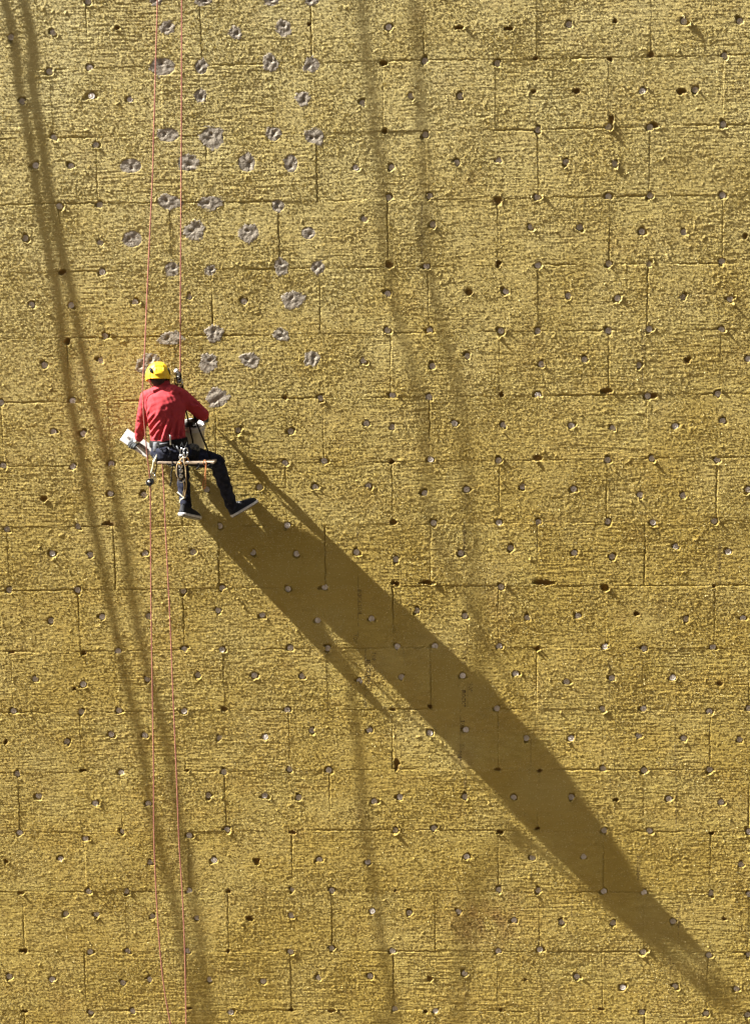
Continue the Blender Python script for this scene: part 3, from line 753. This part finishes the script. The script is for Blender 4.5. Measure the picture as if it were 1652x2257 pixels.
dsp += .0016 * np.sin(u_ * .060 + v_ * .034 + 1.8 * np.sin(v_ * .021)) * np.sin(v_ * .048 - u_ * .017) + .0009 * np.sin(u_ * .11 - v_ * .07 + 2 * np.sin(u_ * .03))
k = np.clip(-nr[:, 1] * 1.5, 0, 1)
co += nr * (dsp * k)[:, None]
me.vertices.foreach_set('co', co.ravel()); me.update()
link('jersey', me, shirt_m, person)
# rolled collar
cb = MB(); c0 = Z(553, 388, .556)
rs = [(-.01, .070), (.010, .066), (.022, .068), (.034, .062), (.050, .064), (.044, .054), (.0, .050)]
cb.loft([[c0 + V((0, 0, -.012)) + V((0, .012, 1)).normalized() * h + (V((1, 0, 0)) * math.cos(a) * r * 1.05 + V((0, 1, -.15)) * math.sin(a) * r) for a in [2 * math.pi * i / 28 for i in range(28)]] for h, r in rs], cap=False)
cb.build('collar', shirt_m, person)

# jeans
tr = MB(); torso(tr, PELV, .008)
tr.capsule(LH, LK, .098, .074); tr.capsule(RH, RK, .098, .075)
lh_, rh_ = LA + (LK - LA) * .02, RA + (RK - RA) * .02
tr.capsule(LK, lh_, .070, .052); tr.capsule(RK, rh_, .073, .056)
tr.capsule(lh_, LA + (LA - LK).normalized() * .012, .056, .056); tr.capsule(rh_, RA + (RA - RK).normalized() * .010, .058, .058)
me = fuse(tr, .006, 5)
n = len(me.vertices); co = np.empty(n * 3); me.vertices.foreach_get('co', co); co = co.reshape(-1, 3)
nr = np.empty(n * 3); me.vertices.foreach_get('normal', nr); nr = nr.reshape(-1, 3); u_, v_ = to_z(co)
dsp = .004 * np.sin(v_ * .045 + u_ * .02 + 2 * np.sin(u_ * .03)) * np.sin(u_ * .05 - v_ * .013) + .003 * np.sin(v_ * .085 - u_ * .05)
co += nr * dsp[:, None]; me.vertices.foreach_set('co', co.ravel()); me.update()
link('jeans', me, denim, person)

# shoes
def shoe(hl, fr, parent):
    f, dn, sd_ = fr
    pr = [(-.024, .022, .055), (-.012, .034, .088), (.02, .039, .104), (.055, .039, .104), (.09, .040, .086), (.13, .044, .070), (.17, .047, .058), (.21, .044, .048), (.24, .034, .038), (.258, .015, .022)]
    up = MB(); rings = []
    for x, w, h in pr:
        c = hl + f * x + dn * .045; r_ = []
        for k in range(20):
            a = 2 * math.pi * k / 20; yy = math.sin(a)
            r_.append(c + sd_ * math.cos(a) * w * (1 - .35 * max(0, yy)) - dn * (max(0, yy) * h + min(0, yy) * .004))
        rings.append(r_)
    up.loft(rings); s = up.build('shoe', shoe_m, parent)
    ms = MB(); rg = []
    for x, w, h in pr:
        c = hl + f * (x * 1.02) + dn * .045
        rg.append([c + sd_ * sx * (w + .004) + dn * dz for sx, dz in ((-1, -.002), (0, -.002), (1, -.002), (1.02, .008), (1, .018), (0, .018), (-1, .018), (-1.02, .008))])
    ms.loft(rg).build('midsole', white_r, s)
    os_ = MB(); rg = []
    for x, w, h in pr:
        c = hl + f * (x * 1.0) + dn * .0645
        rg.append([c + sd_ * sx * (w - .001) + dn * dz for sx, dz in ((-1, 0), (1, 0), (1, .006), (-1, .006))])
    os_.loft(rg).build('outsole', greysole, s, False)
    lc = MB()
    for x in (.085, .102, .119): lc.tube([hl + f * x + dn * (.045 - .072 + (x - .085) * .45) + sd_ * q * .022 - dn * (.004 if abs(q) < .5 else 0) for q in (-1, -.4, .4, 1)], .003, 6)
    lc.build('lace', white_r, s)
    return s
shoe(rheel, RF, person); shoe(lheel, LF, person)

# gloves
for hf in (handL, handR):
    g_ = MB(); hf(g_, 1.03)
    link('glove', fuse(g_, .0032, 2), glove_m, person)
cuff = MB(); cuff.capsule(LW + L_fwd * -.004, LW + L_fwd * .022, .034, .034); cuff.build('glove_cuff', white_r, person)
cuff = MB(); cuff.capsule(RW, RW + R_fwd * .022, .034, .034); cuff.build('glove_cuff', glove_m, person)
# hair at the nape
hr = MB(); hr.ellipsoid(head - look * .022 - upv * .022, [side * .076, look * .090, upv * .085]); link('hair', fuse(hr, .006, 1), mat('dark_hair', (.012, .008, .006), .8, bump=.002, var=.2, scale=200), person)
bpy.data.objects['hair'].location = (0, -.004, .006)

# helmet
hc = Z(504, 308, .53) + upv * .008; H_root = None
hs = MB(); nl, na = 22, 64; rings = []
def hel(th, ph, off=0.0):
    """th: angle down from the crown, ph around; 0 = picture right, -90 deg = nape"""
    rx, ry, rz = .113, .138, .132
    cs, sn = math.cos(ph), math.sin(ph); st = math.sin(th)
    sq = 1 / (abs(cs) ** 2.3 + abs(sn) ** 2.3) ** (1 / 2.3)
    x, y, z = rx * st * cs * sq, ry * st * sn * sq, rz * math.cos(th) ** 1 if th < math.pi / 2 else rz * math.cos(th)
    rz_ = 1 + off
    ridge = .004 * math.exp(-((abs(x) - .036) / .007) ** 2) * (1 if th > .35 else 0) * (1 if th < 1.5 else 0)
    r_ = V((x, y, z)); r_ = r_ * (rz_ + ridge / max(r_.length, .01))
    return hc + side * r_.x + look * r_.y + upv * r_.z
def rim(ph):
    nape = max(0, -math.sin(ph)); ear = abs(math.cos(ph)) ** 3
    return 1.70 + .28 * nape ** 1.5 - .06 * max(0, math.sin(ph)) + .10 * ear * (1 if math.sin(ph) < .2 else .3)
for i in range(1, nl + 1):
    rings.append([hel(rim(ph) * i / nl, ph) for ph in [2 * math.pi * k / na for k in range(na)]])
inner = [[hel(rim(ph) * i / nl, ph, -.05) for ph in [2 * math.pi * k / na for k in range(na)]] for i in range(nl, 0, -1)]
lip_ = [[hel(rim(ph) * 1.015, ph, .025) for ph in [2 * math.pi * k / na for k in range(na)]], [hel(rim(ph) * 1.03, ph, .0) for ph in [2 * math.pi * k / na for k in range(na)]]]
hs.loft([*rings, *lip_, *inner]); helmet = hs.build('helmet', yellow, person)
for (p0, t0, w, hgt) in ((-2.25, 1.38, .15, .25), (-0.66, 1.40, .12, .24), (2.6, 1.0, .15, .18), (.55, 1.0, .15, .18)):
    vb = MB(); outer = []; inn = []
    for k in range(20):
        a = 2 * math.pi * k / 20
        outer.append(hel(t0 + hgt * math.sin(a), p0 + w * math.cos(a) + .12 * math.sin(a), .045)); inn.append(hel(t0 + hgt * .9 * math.sin(a), p0 + w * .9 * math.cos(a) + .12 * math.sin(a), -.01))
    vb.loft([inn, outer]).build('vent', blackp, helmet)
pb = MB()                                                      # raised rear panel with its side clips
for i in range(0, 9):
    t0 = .95 + .82 * i / 8
    outer = [hel(t0, -math.pi / 2 + .40 * q / 8, .022 - .014 * (abs(q) / 8) ** 4) for q in range(-8, 9)]
    pb.v += [tuple(p) for p in outer]
for i in range(8):
    for j in range(16): pb.f.append((i * 17 + j, i * 17 + j + 1, (i + 1) * 17 + j + 1, (i + 1) * 17 + j))
o = pb.build('rear_panel', yellow, helmet); md = o.modifiers.new('s', 'SOLIDIFY'); md.thickness = .006; md.offset = -1
for sx in (-.30, .30):
    cb_ = MB(); cb_.capsule(hel(1.32, -math.pi / 2 + sx, .02), hel(1.50, -math.pi / 2 + sx, .02), .005, .005, 8, 3); cb_.build('clip', yellow if abs(sx) < .5 else blackp, helmet)
bd = MB(); bd.loft([[hel(t, ph, o_) for ph in [-math.pi / 2 + q / 12 * 1.15 for q in range(-12, 13)]] for t, o_ in ((1.86, -.10), (2.02, -.16), (2.02, -.20), (1.86, -.15))], cap=False)
bd.build('headband', black, helmet)
for s in (-1, 1):
    st = MB(); ea = head + side * s * .082 - upv * .02; ch = head + look * .072 - upv * .112
    st.tube(curve_pts([hel(1.6, (math.pi if s < 0 else 0) - .2 * s, -.04), ea - upv * .02 + look * .015, ch + side * s * .022], 6), .0048, 6)
    st.tube(curve_pts([hel(1.75, (math.pi + .7 if s < 0 else -.7), -.04), ea - upv * .035, ch + side * s * .022], 6), .0045, 6)
    st.build('chin_strap', white_r if s < 0 else black, helmet)
# sit harness
hb = MB(); rgs = []
def beltring(v0, grow, tlt=.08, bow=14):
    c = Z(610 + (v0 - 950) * .1, v0, .64); r_ = ring(c, .156 + grow, .120 + grow, 40, tlt)
    return r_
b1_, b2_ = beltring(930, .012), beltring(1000, .018)
hb.loft([beltring(930, .008), b1_, beltring(950, .018), beltring(985, .020), b2_, beltring(1003, .008)], cap=False)
harness = hb.build('harness', black, person)
def leg_loop(a, b, t, r, w):
    c = a + (b - a) * t; d = (b - a).normalized(); x, y = frame_of(d); m_ = MB()
    m_.loft([[c + d * q + (x * math.cos(k) + y * math.sin(k)) * (r + e) for k in [2 * math.pi * i / 28 for i in range(28)]] for q, e in ((-w, -.006), (-w, .004), (w, .002), (w, -.008))], cap=False)
    return m_
leg_loop(RH, RK, .34, .094, .035).build('leg_loop', black, harness); leg_loop(LH, LK, .30, .094, .03).build('leg_loop', black, harness)
bu = MB(); bu.box(Z(628, 945, .785), [V((.007, 0, 0)), V((0, .003, 0)), V((.0, 0, .045))], .002); bu.build('buckle', steel, harness)
wb = MB(); wb.box(Z(484, 1012, .755), [V((.020, 0, 0)), V((0.01, .004, 0)), V((.004, 0, .040))], .002); wb.build('strap_end', mat('grey_webbing', (.10, .105, .115), .7, var=.4, scale=60), harness)
wb = MB(); wb.box(Z(474, 1090, .74), [V((.010, 0, 0)), V((0.006, .003, 0)), V((.010, 0, .045))], .002); wb.build('strap_end', bpy.data.materials['grey_webbing'], harness)
for u0, u1, vv_ in ((505, 600, 1012), (655, 740, 1000), (745, 800, 985)):
    lp = MB(); lp.tube(curve_pts([Z(u0, vv_ - 14, .78), Z(u0 + 12, vv_ + 18, .80), Z((u0 + u1) / 2, vv_ + 30, .80), Z(u1 - 12, vv_ + 14, .79), Z(u1, vv_ - 18, .77)], 5), .0045, 6); lp.build('gear_loop', black, harness)
for (u0, v0, u1, v1) in ((600, 1015, 625, 1060), (690, 1005, 715, 1060), (520, 985, 600, 975)):
    lp = MB(); lp.tube([Z(u0, v0, .80), Z((u0 + u1) / 2 + 4, (v0 + v1) / 2, .805), Z(u1, v1, .80)], .005, 6); lp.build('strap_end', bpy.data.materials['grey_webbing'], harness)
pt = MB(); pt.capsule(Z(848, 1035, .60), Z(845, 1095, .60), .052, .046, 14, 4); pt.capsule(Z(885, 1030, .60), Z(888, 1100, .60), .040, .040, 14, 4)
me = fuse(pt, .005, 2)
link('pouch', me, mat('stained_pouch', (.018, .018, .015), .85, var=.6, scale=34, second=(.11, .105, .08), bump=.003), harness)

# ------------------------------------------------------------------ what he holds, sits on and carries
fl = empty('plastering_float', 'long pale steel plastering float gripped in the gloved left hand', 'float')
t_ = f_dir; nrm = (V((0.10, -1, 0.25))); nrm = (nrm - t_ * nrm.dot(t_)).normalized(); wd = t_.cross(nrm)
MB().box(f_c, [t_ * .150, wd * .064, nrm * .0022], .002).build('blade', mat('pale_steel', (.66, .64, .60), .5, metal=.0, var=.12, scale=30), fl, False)
MB().box(f_c + nrm * .006 + t_ * .01, [t_ * .120, wd * .010, nrm * .004], .002).build('rib', mat('mortar_crust', (.16, .15, .14), .9, var=.5, scale=60, bump=.003), fl, False)
hdl = MB(); hdl.tube([f_c + nrm * .062 - t_ * .030, f_c + nrm * .064 + t_ * .05, f_c + nrm * .060 + t_ * .125], [.014, .017, .012], 12)
hdl.tube([f_c + nrm * .010 - t_ * .02, f_c + nrm * .040 - t_ * .035, f_c + nrm * .062 - t_ * .028], .007, 8); hdl.tube([f_c + nrm * .010 + t_ * .08, f_c + nrm * .040 + t_ * .10, f_c + nrm * .060 + t_ * .10], .007, 8)
hdl.build('handle', mat('grey_handle', (.09, .085, .08), .7, var=.5, scale=50, second=(.25, .23, .21)), fl)

tw = empty('pointing_trowel', 'small trowel in the right hand touching the wall beside the bucket', 'trowel')
tc0 = RW + R_fwd * .08 + V((0, 0, -.01)); tip = Z(1004, 736, .012)
MB().tube([tc0 - (tip - tc0).normalized() * .05, tc0 + (tip - tc0) * .25], .013, 12).build('handle', wood, tw)
dv_ = (tip - tc0); w_ = dv_.normalized().cross(V((0, 0, 1))).normalized(); bl = MB(); a0 = tc0 + dv_ * .35
bl.loft([[a0 + dv_ * .65 * q + w_ * s_ * ww + V((0, 0, h_)) for s_, h_ in ((-1, 0), (1, 0), (1, .002), (-1, .002))] for q, ww in ((0, .010), (.15, .030), (.6, .020), (1, .002))])
bl.build('blade', steel, tw, False)
MB().tube([tc0 + dv_ * .2, a0 + V((0, 0, .006)), a0 + dv_ * .05], .004, 8).build('tang', steel, tw)

bk = empty('mortar_bucket', 'white plastic bucket of dark mortar hanging behind the black seat straps', 'bucket')
bax = V((.02, -.33, 1)).normalized(); btop = Z(862, 772, .34); bx = V((1, 0, 0)); bx = (bx - bax * bx.dot(bax)).normalized(); by = bax.cross(bx)
def br_(h, r): return [btop - bax * h + (bx * math.cos(a) + by * math.sin(a)) * r for a in [2 * math.pi * i / 40 for i in range(40)]]
bb = MB(); bb.loft([br_(.0, .104), br_(.0, .110), br_(.012, .110), br_(.013, .106), br_(.045, .104), br_(.046, .108), br_(.052, .108), br_(.053, .103), br_(.26, .086), br_(.262, .082)][::-1] + [br_(.002, .101), br_(.255, .080)])
bb.build('shell', bucket_m, bk)
bm_ = MB(); rr_ = random.Random(4)
rings = [[p + bax * rr_.uniform(-.01, .012) for p in br_(.055 - .02 * q, .100 * (1 - q))] for q in (0, .2, .4, .6, .8, .97)]
bm_.loft(rings).build('mortar', wet, bk)
hd_ = MB(); hd_.tube(curve_pts([btop + bx * .112 - bax * .02, btop + bx * .09 - by * .085 + bax * .0, btop - by * .118 - bax * .01, btop - bx * .09 - by * .085, btop - bx * .112 - bax * .02], 6), .003, 6)
hd_.build('handle', steel, bk)
rg_ = MB(); rg_.capsule(btop + bx * -.04 + bax * .0 - by * .03, btop + bx * .03 + bax * .035 + by * .01, .034, .026, 12, 4); rg_.capsule(btop + bx * -.07, btop + bx * -.01 + bax * .02 - by * .05, .026, .020, 12, 4)
rag_o = link('dirty_rag', fuse(rg_, .006, 1), wet); tag(rag_o, 'crumpled black rag lying in the mouth of the white bucket', 'rag')

# plank seat with its straps up to the rope device
seat = empty('plank_seat', 'narrow wooden bosun seat plank under the worker slung from black straps', 'seat')
pc = (Z(508, 1166, .72) + Z(1080, 1168, .72)) / 2; pl = Z(1080, 1168, .72) - Z(508, 1166, .72)
MB().box(pc + V((0, .04, 0)), [pl / 2, V((0, .115, 0)), V((0, 0, .010))], .003).build('plank', wood, seat, False)
dev = Z(712, 330, .50)
def strap(pts, w=.008, name='strap', material=black):
    m_ = MB(); P = [V(p) for p in pts]; rings = []
    for i, p in enumerate(P):
        d = (P[min(i + 1, len(P) - 1)] - P[max(i - 1, 0)]).normalized(); x = d.cross(OUT).normalized(); y = d.cross(x)
        rings.append([p + x * sx * w + y * sy * .0016 for sx, sy in ((-1, -1), (1, -1), (1, 1), (-1, 1))])
    return m_.loft(rings).build(name, material, seat, False)
strap([Z(742, 375, .50), Z(790, 520, .49), Z(855, 665, .49), Z(930, 860, .53), Z(1005, 1040, .60), Z(1040, 1156, .645)])
strap([Z(735, 375, .49), Z(762, 520, .47), Z(785, 640, .46), Z(822, 800, .50), Z(852, 945, .535), Z(862, 1010, .50), Z(880, 1156, .54)], .0075)
strap([Z(700, 375, .49), Z(660, 520, .44), Z(600, 760, .45), Z(535, 1000, .50), Z(512, 1156, .54)])
strap([Z(1040, 1150, .645), Z(1062, 1175, .70), Z(1030, 1185, .80), Z(985, 1176, .825)])
for (u0, v0, u1, v1, u2, v2) in ((905, 1178, 925, 1205, 895, 1240), (1040, 1185, 1060, 1215, 1035, 1235), (960, 1178, 1000, 1215, 1040, 1180)):
    kb = MB(); kb.tube(curve_pts([Z(u0, v0, .80), Z(u1, v1, .80), Z(u2, v2, .79)], 5), .007, 7); kb.build('strap_tail', black, seat)

def oval(mb, c, ax, ay, r, n=20, gap=0):
    pts = [c + ax * math.cos(2 * math.pi * k / n) + ay * math.sin(2 * math.pi * k / n) * (1 - .18 * math.cos(2 * math.pi * k / n)) for k in range(n)]
    rings = []; cn = ax.cross(ay).normalized()
    for k, p in enumerate(pts):
        e = (p - c).normalized(); rings.append([p + (e * math.cos(a) + cn * math.sin(a)) * r for a in [2 * math.pi * i / 7 for i in range(7)]])
    rings.append(rings[0]); mb.loft(rings, cap=False)
def carabiner(name, c, ang, L, W, material, label, group=None, parent=None, turn=0.3, r=.0048):
    ax = V((math.sin(ang), 0, -math.cos(ang))) * L; q = Matrix.Rotation(turn, 3, ax.normalized()); ay = q @ (V((math.cos(ang), 0, math.sin(ang))) * W)
    m_ = MB(); oval(m_, c, ax, ay, r)
    if parent is None:
        e = empty(name, label, 'carabiner', group); m_.build('frame', material, e)
    else: e = parent; m_.build('carabiner', material, e)
    s_ = MB(); s_.tube([c + ay * .98 - ax * .30, c + ay * 1.0 + ax * .30], r * 1.5, 8); s_.build('gate', alu, e)
    return e

# descender on the right-hand rope with its pulley
ds = empty('descender', 'black and silver rope clamp with white pulley on the rope right of the helmet', 'descender')
def plate(c, lst, th, material, name, par, nrm_=OUT):
    m_ = MB(); a = [c + V((x, 0, z)) + nrm_ * th for x, z in lst]; b = [c + V((x, 0, z)) - nrm_ * th for x, z in lst]
    return m_.loft([b, a]).build(name, material, par, False)
dc = Z(714, 305, .505)
plate(dc, [(-.012, .050), (.008, .052), (.022, .035), (.026, .0), (.022, -.045), (.004, -.056), (-.020, -.050), (-.026, -.015), (-.022, .025)], .008, blackp, 'body', ds)
plate(dc + OUT * .013, [(-.004, .044), (.006, .044), (.016, .030), (.006, .008), (.002, -.018), (-.012, -.020), (-.012, .012)], .004, steel, 'side_plate', ds)
o = MB(); o.tube([dc + V((-.014, -.020, -.036)), dc + V((.018, -.022, -.030))], .005, 8); o.tube([dc + V((-.020, -.018, .010)), dc + V((.014, -.024, -.002))], .0045, 8); o.build('lever', alu, ds)
o = MB(); pc_ = Z(688, 243, .505); o.tube([pc_ + V((0, .009, 0)), pc_ + V((0, -.009, 0))], [.0195, .0195], 24); o.build('pulley', white_r, ds)
o = MB(); o.tube([pc_ + V((0, .012, 0)), pc_ + V((0, -.013, 0))], [.006, .006], 10); o.build('axle', steel, ds)
carabiner('c', Z(690, 355, .51), .1, .038, .016, blackp, '', parent=ds); carabiner('c', Z(733, 365, .51), -.15, .036, .015, steel, '', parent=ds)
o = MB(); o.tube(curve_pts([Z(683, 300, .50), Z(676, 270, .50), Z(690, 232, .50), Z(684, 205, .49)], 4), .0035, 6); o.build('cord_tail', black, ds)

# gear hanging from the belt
carabiner('carabiner', Z(748, 1085, .84), .05, .048, .022, steel, 'silver carabiner clipped left in the bundle at the back of the belt', 'carabiners at the back of the belt', turn=.5)
carabiner('carabiner', Z(778, 1080, .845), -.22, .050, .021, steel, 'silver carabiner clipped right in the bundle at the back of the belt', 'carabiners at the back of the belt', turn=-.4)
carabiner('carabiner', Z(742, 1130, .85), .3, .030, .018, alu, 'small dull carabiner lowest in the bundle below the belt', 'carabiners at the back of the belt', turn=.2)
carabiner('carabiner', Z(790, 1165, .85), -.3, .038, .018, bronze, 'bronze coloured carabiner hanging in front of the plank seat', 'carabiners at the back of the belt', turn=.3, r=.004)
pu = empty('double_pulley', 'black double pulley hanging between tan cords below the seat', 'pulley')
c = Z(738, 1262, .83)
plate(c, [(-.020, .085), (.016, .085), (.028, .050), (.030, -.02), (.026, -.065), (.006, -.088), (-.016, -.084), (-.032, -.05), (-.032, .03)], .010, blackp, 'body', pu)
for dz in (.045, .002, -.045):
    o = MB(); o.tube([c + V((-.002, .014, dz)), c + V((-.002, -.017, dz))], [.017, .017], 18); o.build('sheave', alu if dz else blackp, pu)
    o = MB(); o.tube([c + V((-.020, -.018, dz + .012)), c + V((.0, -.020, dz + .020)), c + V((.018, -.018, dz + .010))], .0032, 6); o.build('rim_plate', steel, pu)
o = MB(); oval(o, c + V((.0, -.006, -.078)), V((.030, 0, 0)), V((0, 0, .022)), .004); o.build('shackle', steel, pu)
o = MB(); o.tube([c + V((-.004, .02, .072)), c + V((-.004, -.022, .072))], [.014, .014], 14); o.build('swivel', bronze, pu)
def cord(name, pts, r, material, label, cat='cord', n=6, twist=0):
    P = curve_pts(pts, n)
    if twist:
        m_ = MB()
        for ph in (0, math.pi):
            m_.tube([p + V((math.cos(i * 1.1 + ph), math.sin(i * 1.1 + ph) * .6, 0)) * r * .8 for i, p in enumerate(P)], r, 6)
    else: m_ = MB().tube(P, r, 8)
    o = m_.build(name, material, seat if name == 'cord' else None)
    if name != 'cord': tag(o, label, cat)
    else: o['label'] = label
    return o
cord('tan_cord', [Z(752, 1120, .86), Z(716, 1165, .86), Z(694, 1210, .855), Z(692, 1290, .85), Z(715, 1340, .84), Z(755, 1352, .82), Z(768, 1420, .70), Z(762, 1500, .40), Z(770, 1528, .26)], .0045, cord_t, 'tan cord looping left of the black pulley and down to the ankle knot')
cord('tan_cord', [Z(762, 1115, .86), Z(768, 1175, .865), Z(782, 1230, .86), Z(787, 1330, .84), Z(790, 1400, .72), Z(780, 1480, .46), Z(773, 1525, .26)], .0045, cord_t, 'tan cord running right of the black pulley straight down to the ankle')
cord('ankle_sling', [Z(700, 1475, .22), Z(735, 1503, .245), Z(768, 1528, .25), Z(800, 1490, .22), Z(775, 1530, .25), Z(735, 1550, .235), Z(722, 1585, .22)], .0055, cord_w, 'pale sling knotted round the left ankle with two loose ends', 'sling')
o = MB(); o.ellipsoid(Z(768, 1530, .25), [V((.012, 0, 0)), V((0, .010, 0)), V((0, 0, .012))]); o = o.build('knot', cord_w, bpy.data.objects['ankle_sling'])
cord('orange_cord', [Z(978, 1146, .84), Z(962, 1175, .845), Z(984, 1215, .84), Z(980, 1290, .84), Z(958, 1400, .83), Z(968, 1440, .83), Z(985, 1415, .835), Z(986, 1300, .84), Z(992, 1180, .845), Z(978, 1146, .84)], .004, cord_o, 'brown orange cord looped over the right part of the plank')
cord('cord', [Z(648, 1165, .80), Z(650, 1230, .80), Z(636, 1290, .80), Z(640, 1350, .80), Z(626, 1410, .80)], .0045, black, 'twisted black cord dangling below the middle of the seat', twist=1, n=5)
cord('cord', [Z(590, 1175, .80), Z(625, 1215, .81), Z(655, 1195, .81), Z(700, 1215, .80), Z(690, 1165, .80)], .004, black, 'slack black cord hanging in a shallow bow under the seat')
cord('pale_lanyard', [Z(505, 1060, .76), Z(485, 1120, .76), Z(462, 1165, .75), Z(452, 1225, .70), Z(432, 1290, .62), Z(424, 1345, .59)], .010, cord_w, 'pale yellow lanyard from the left hip to the rope grab', 'lanyard')
o = MB(); o.ellipsoid(Z(468, 1160, .755), [V((.017, 0, 0)), V((0, .013, 0)), V((0, 0, .015))]); o.build('knot', cord_w, bpy.data.objects['pale_lanyard'])
carabiner('carabiner', Z(462, 1315, .575), .45, .036, .015, alu, 'dull carabiner joining the lanyard to the rope grab', turn=.4)
cord('black_lanyard', [Z(500, 1090, .77), Z(492, 1170, .76), Z(488, 1215, .72), Z(476, 1262, .64), Z(468, 1290, .59)], .006, black, 'short black lanyard beside the pale one at the left hip', 'lanyard')

# ropes
def rope(name, pts, label, r=.0056, mt=rope_m, n=14, group='orange ropes'):
    P = curve_pts(pts, n); rd = random.Random(len(label))
    o = MB().tube(P, r, 10).build(name, mt); tag(o, label, 'rope', group); return o
def zr(px, py, d): return at(px, py, d)
def topx(p):
    v = (np.array(p) - CAM) @ AX
    return PW / 2 + FOC * v[0] / v[1], PH / 2 - FOC * v[2] / v[1]
def off_wall(px, py, track):
    """how far the rope hangs off the wall here, from where its shadow falls"""
    tx, ty = [q[0] for q in track], [q[1] for q in track]; lo, hi = .02, .9
    for _ in range(40):
        d = (lo + hi) / 2; p = at(px, py, d); s_ = topx(p - TO_SUN * (d / -TO_SUN.y))
        if s_[0] > np.interp(s_[1], ty, tx): hi = d
        else: lo = d
    return at(px, py, d)
TR_A = [(770,-600),(798,0),(809,133),(823,233),(834,317),(838,400),(844,500),(857,564),(861,614),(868,664),(878,707),(891,737),(901,771),(911,814),(918,847),(928,897),(938,947)]
TR_B = [(890,-600),(918,0),(928,133),(931,200),(934,300),(938,433),(940,563),(944,614),(956,664),(972,704),(984,751),(998,797),(1008,847),(1018,930),(1024,997),(1028,1064)]
TR_C = [(776,1480),(781,1571),(791,1661),(798,1700),(801,1825),(812,1865),(823,1959),(829,2025),(841,2092),(858,2159),(871,2255),(900,2400)]
rope('climbing_rope', [off_wall(x_, y_, TR_A) for x_, y_ in ((352, -560), (350, -420), (349, -280), (348, -140), (347, 0), (343.5, 120), (341, 220), (338.5, 300), (336.5, 380))] + [zr(330, 520, .335), zr(324, 650, .40), zr(319, 770, .49), zr(314.5, 850, .53), zr(316, 905, .54),
     zr(319, 945, .525), zr(325, 1010, .49), zr(330.5, 1060, .45), zr(332, 1150, .42), zr(333, 1330, .39), zr(336, 1530, .38), zr(338.5, 1700, .375), zr(339.5, 1850, .37), zr(346, 2000, .365), zr(358, 2150, .36), zr(377, 2265, .355), zr(420, 2480, .35)],
     'left orange rope passing in front of the left shoulder to the rope grab')
rope('climbing_rope', [off_wall(x_, y_, TR_B) for x_, y_ in ((400, -560), (400, -420), (400.5, -280), (400.5, -140), (400.5, 0), (400.3, 120), (400, 240), (399.5, 340), (399, 440))] + [zr(398, 600, .352), zr(397.5, 720, .357), zr(397.2, 825, .36)],
     'right orange rope coming down from the top edge into the descender')
rope('climbing_rope', [zr(352, 985, .30), zr(357.5, 1022, .235)] + [off_wall(x_, y_, TR_C) for x_, y_ in ((360.5, 1070), (364, 1150), (368, 1230), (373, 1330), (377, 1420), (380, 1500), (383, 1570), (386, 1640), (389, 1710), (392, 1790))] + [zr(395, 1865, .25), zr(402, 1975, .26), zr(407.5, 2110, .27), zr(410, 2260, .27), zr(414, 2480, .26)],
     'loose orange rope tail hanging from under the seat to the bottom edge')
gb = empty('rope_grab', 'black and silver rope grab on the left rope below the float', 'rope grab')
gc = Z(422, 1372, .59)
plate(gc, [(-.034, .014), (-.018, .030), (.004, .034), (.028, .028), (.038, .010), (.030, -.012), (.012, -.032), (-.012, -.038), (-.030, -.022)], .014, blackp, 'body', gb)
o = MB(); o.tube([gc + V((-.006, .014, .004)), gc + V((-.006, -.016, .004))], [.012, .012], 16); o.build('cam', steel, gb)
o = MB(); oval(o, gc + V((-.022, -.008, -.004)), V((.012, 0, 0)), V((0, 0, .022)), .0035); o.build('shackle', alu, gb)
# a colleague's two ropes hang just left of the picture; their shadows cross the left side
rows = [((10, 0), (50, 0)), ((45, 200), (75, 200)), ((90, 450), (112, 420)), ((120, 620), (150, 620)), ((150, 850), (192, 830)), ((190, 1050), (240, 1020)), ((215, 1200), (275, 1200)), ((260, 1400), (310, 1400)),
        ((300, 1580), (352, 1560)), ((330, 1750), (386, 1740)), ((365, 1900), (412, 1900)), ((400, 2060), (440, 2060)), ((430, 2250), (462, 2257))]
sdir = -TO_SUN
for j, X0 in enumerate((at(-105, 1000).x, at(-80, 1000).x)):
    P = []
    for rw in rows:
        g_ = at(*rw[j]); d_ = (g_.x - X0) / sdir.x * TO_SUN.y * -1            # walk back towards the sun
        t__ = (g_.x - X0) / sdir.x; P.append(g_ + TO_SUN * t__)
    a_, b_ = P[0], P[1]; P.insert(0, a_ + (a_ - b_).normalized() * 2.0); P.append(P[-1] + (P[-1] - P[-2]).normalized() * 2.5)
    P = [V((X0, max(-5, min(-.012, p.y)) if i else -.012, p.z)) for i, p in enumerate(P)]
    rope('climbing_rope', P, ['outer rope of the pair beyond the left edge', 'inner rope of the pair beyond the left edge'][j], .0072)
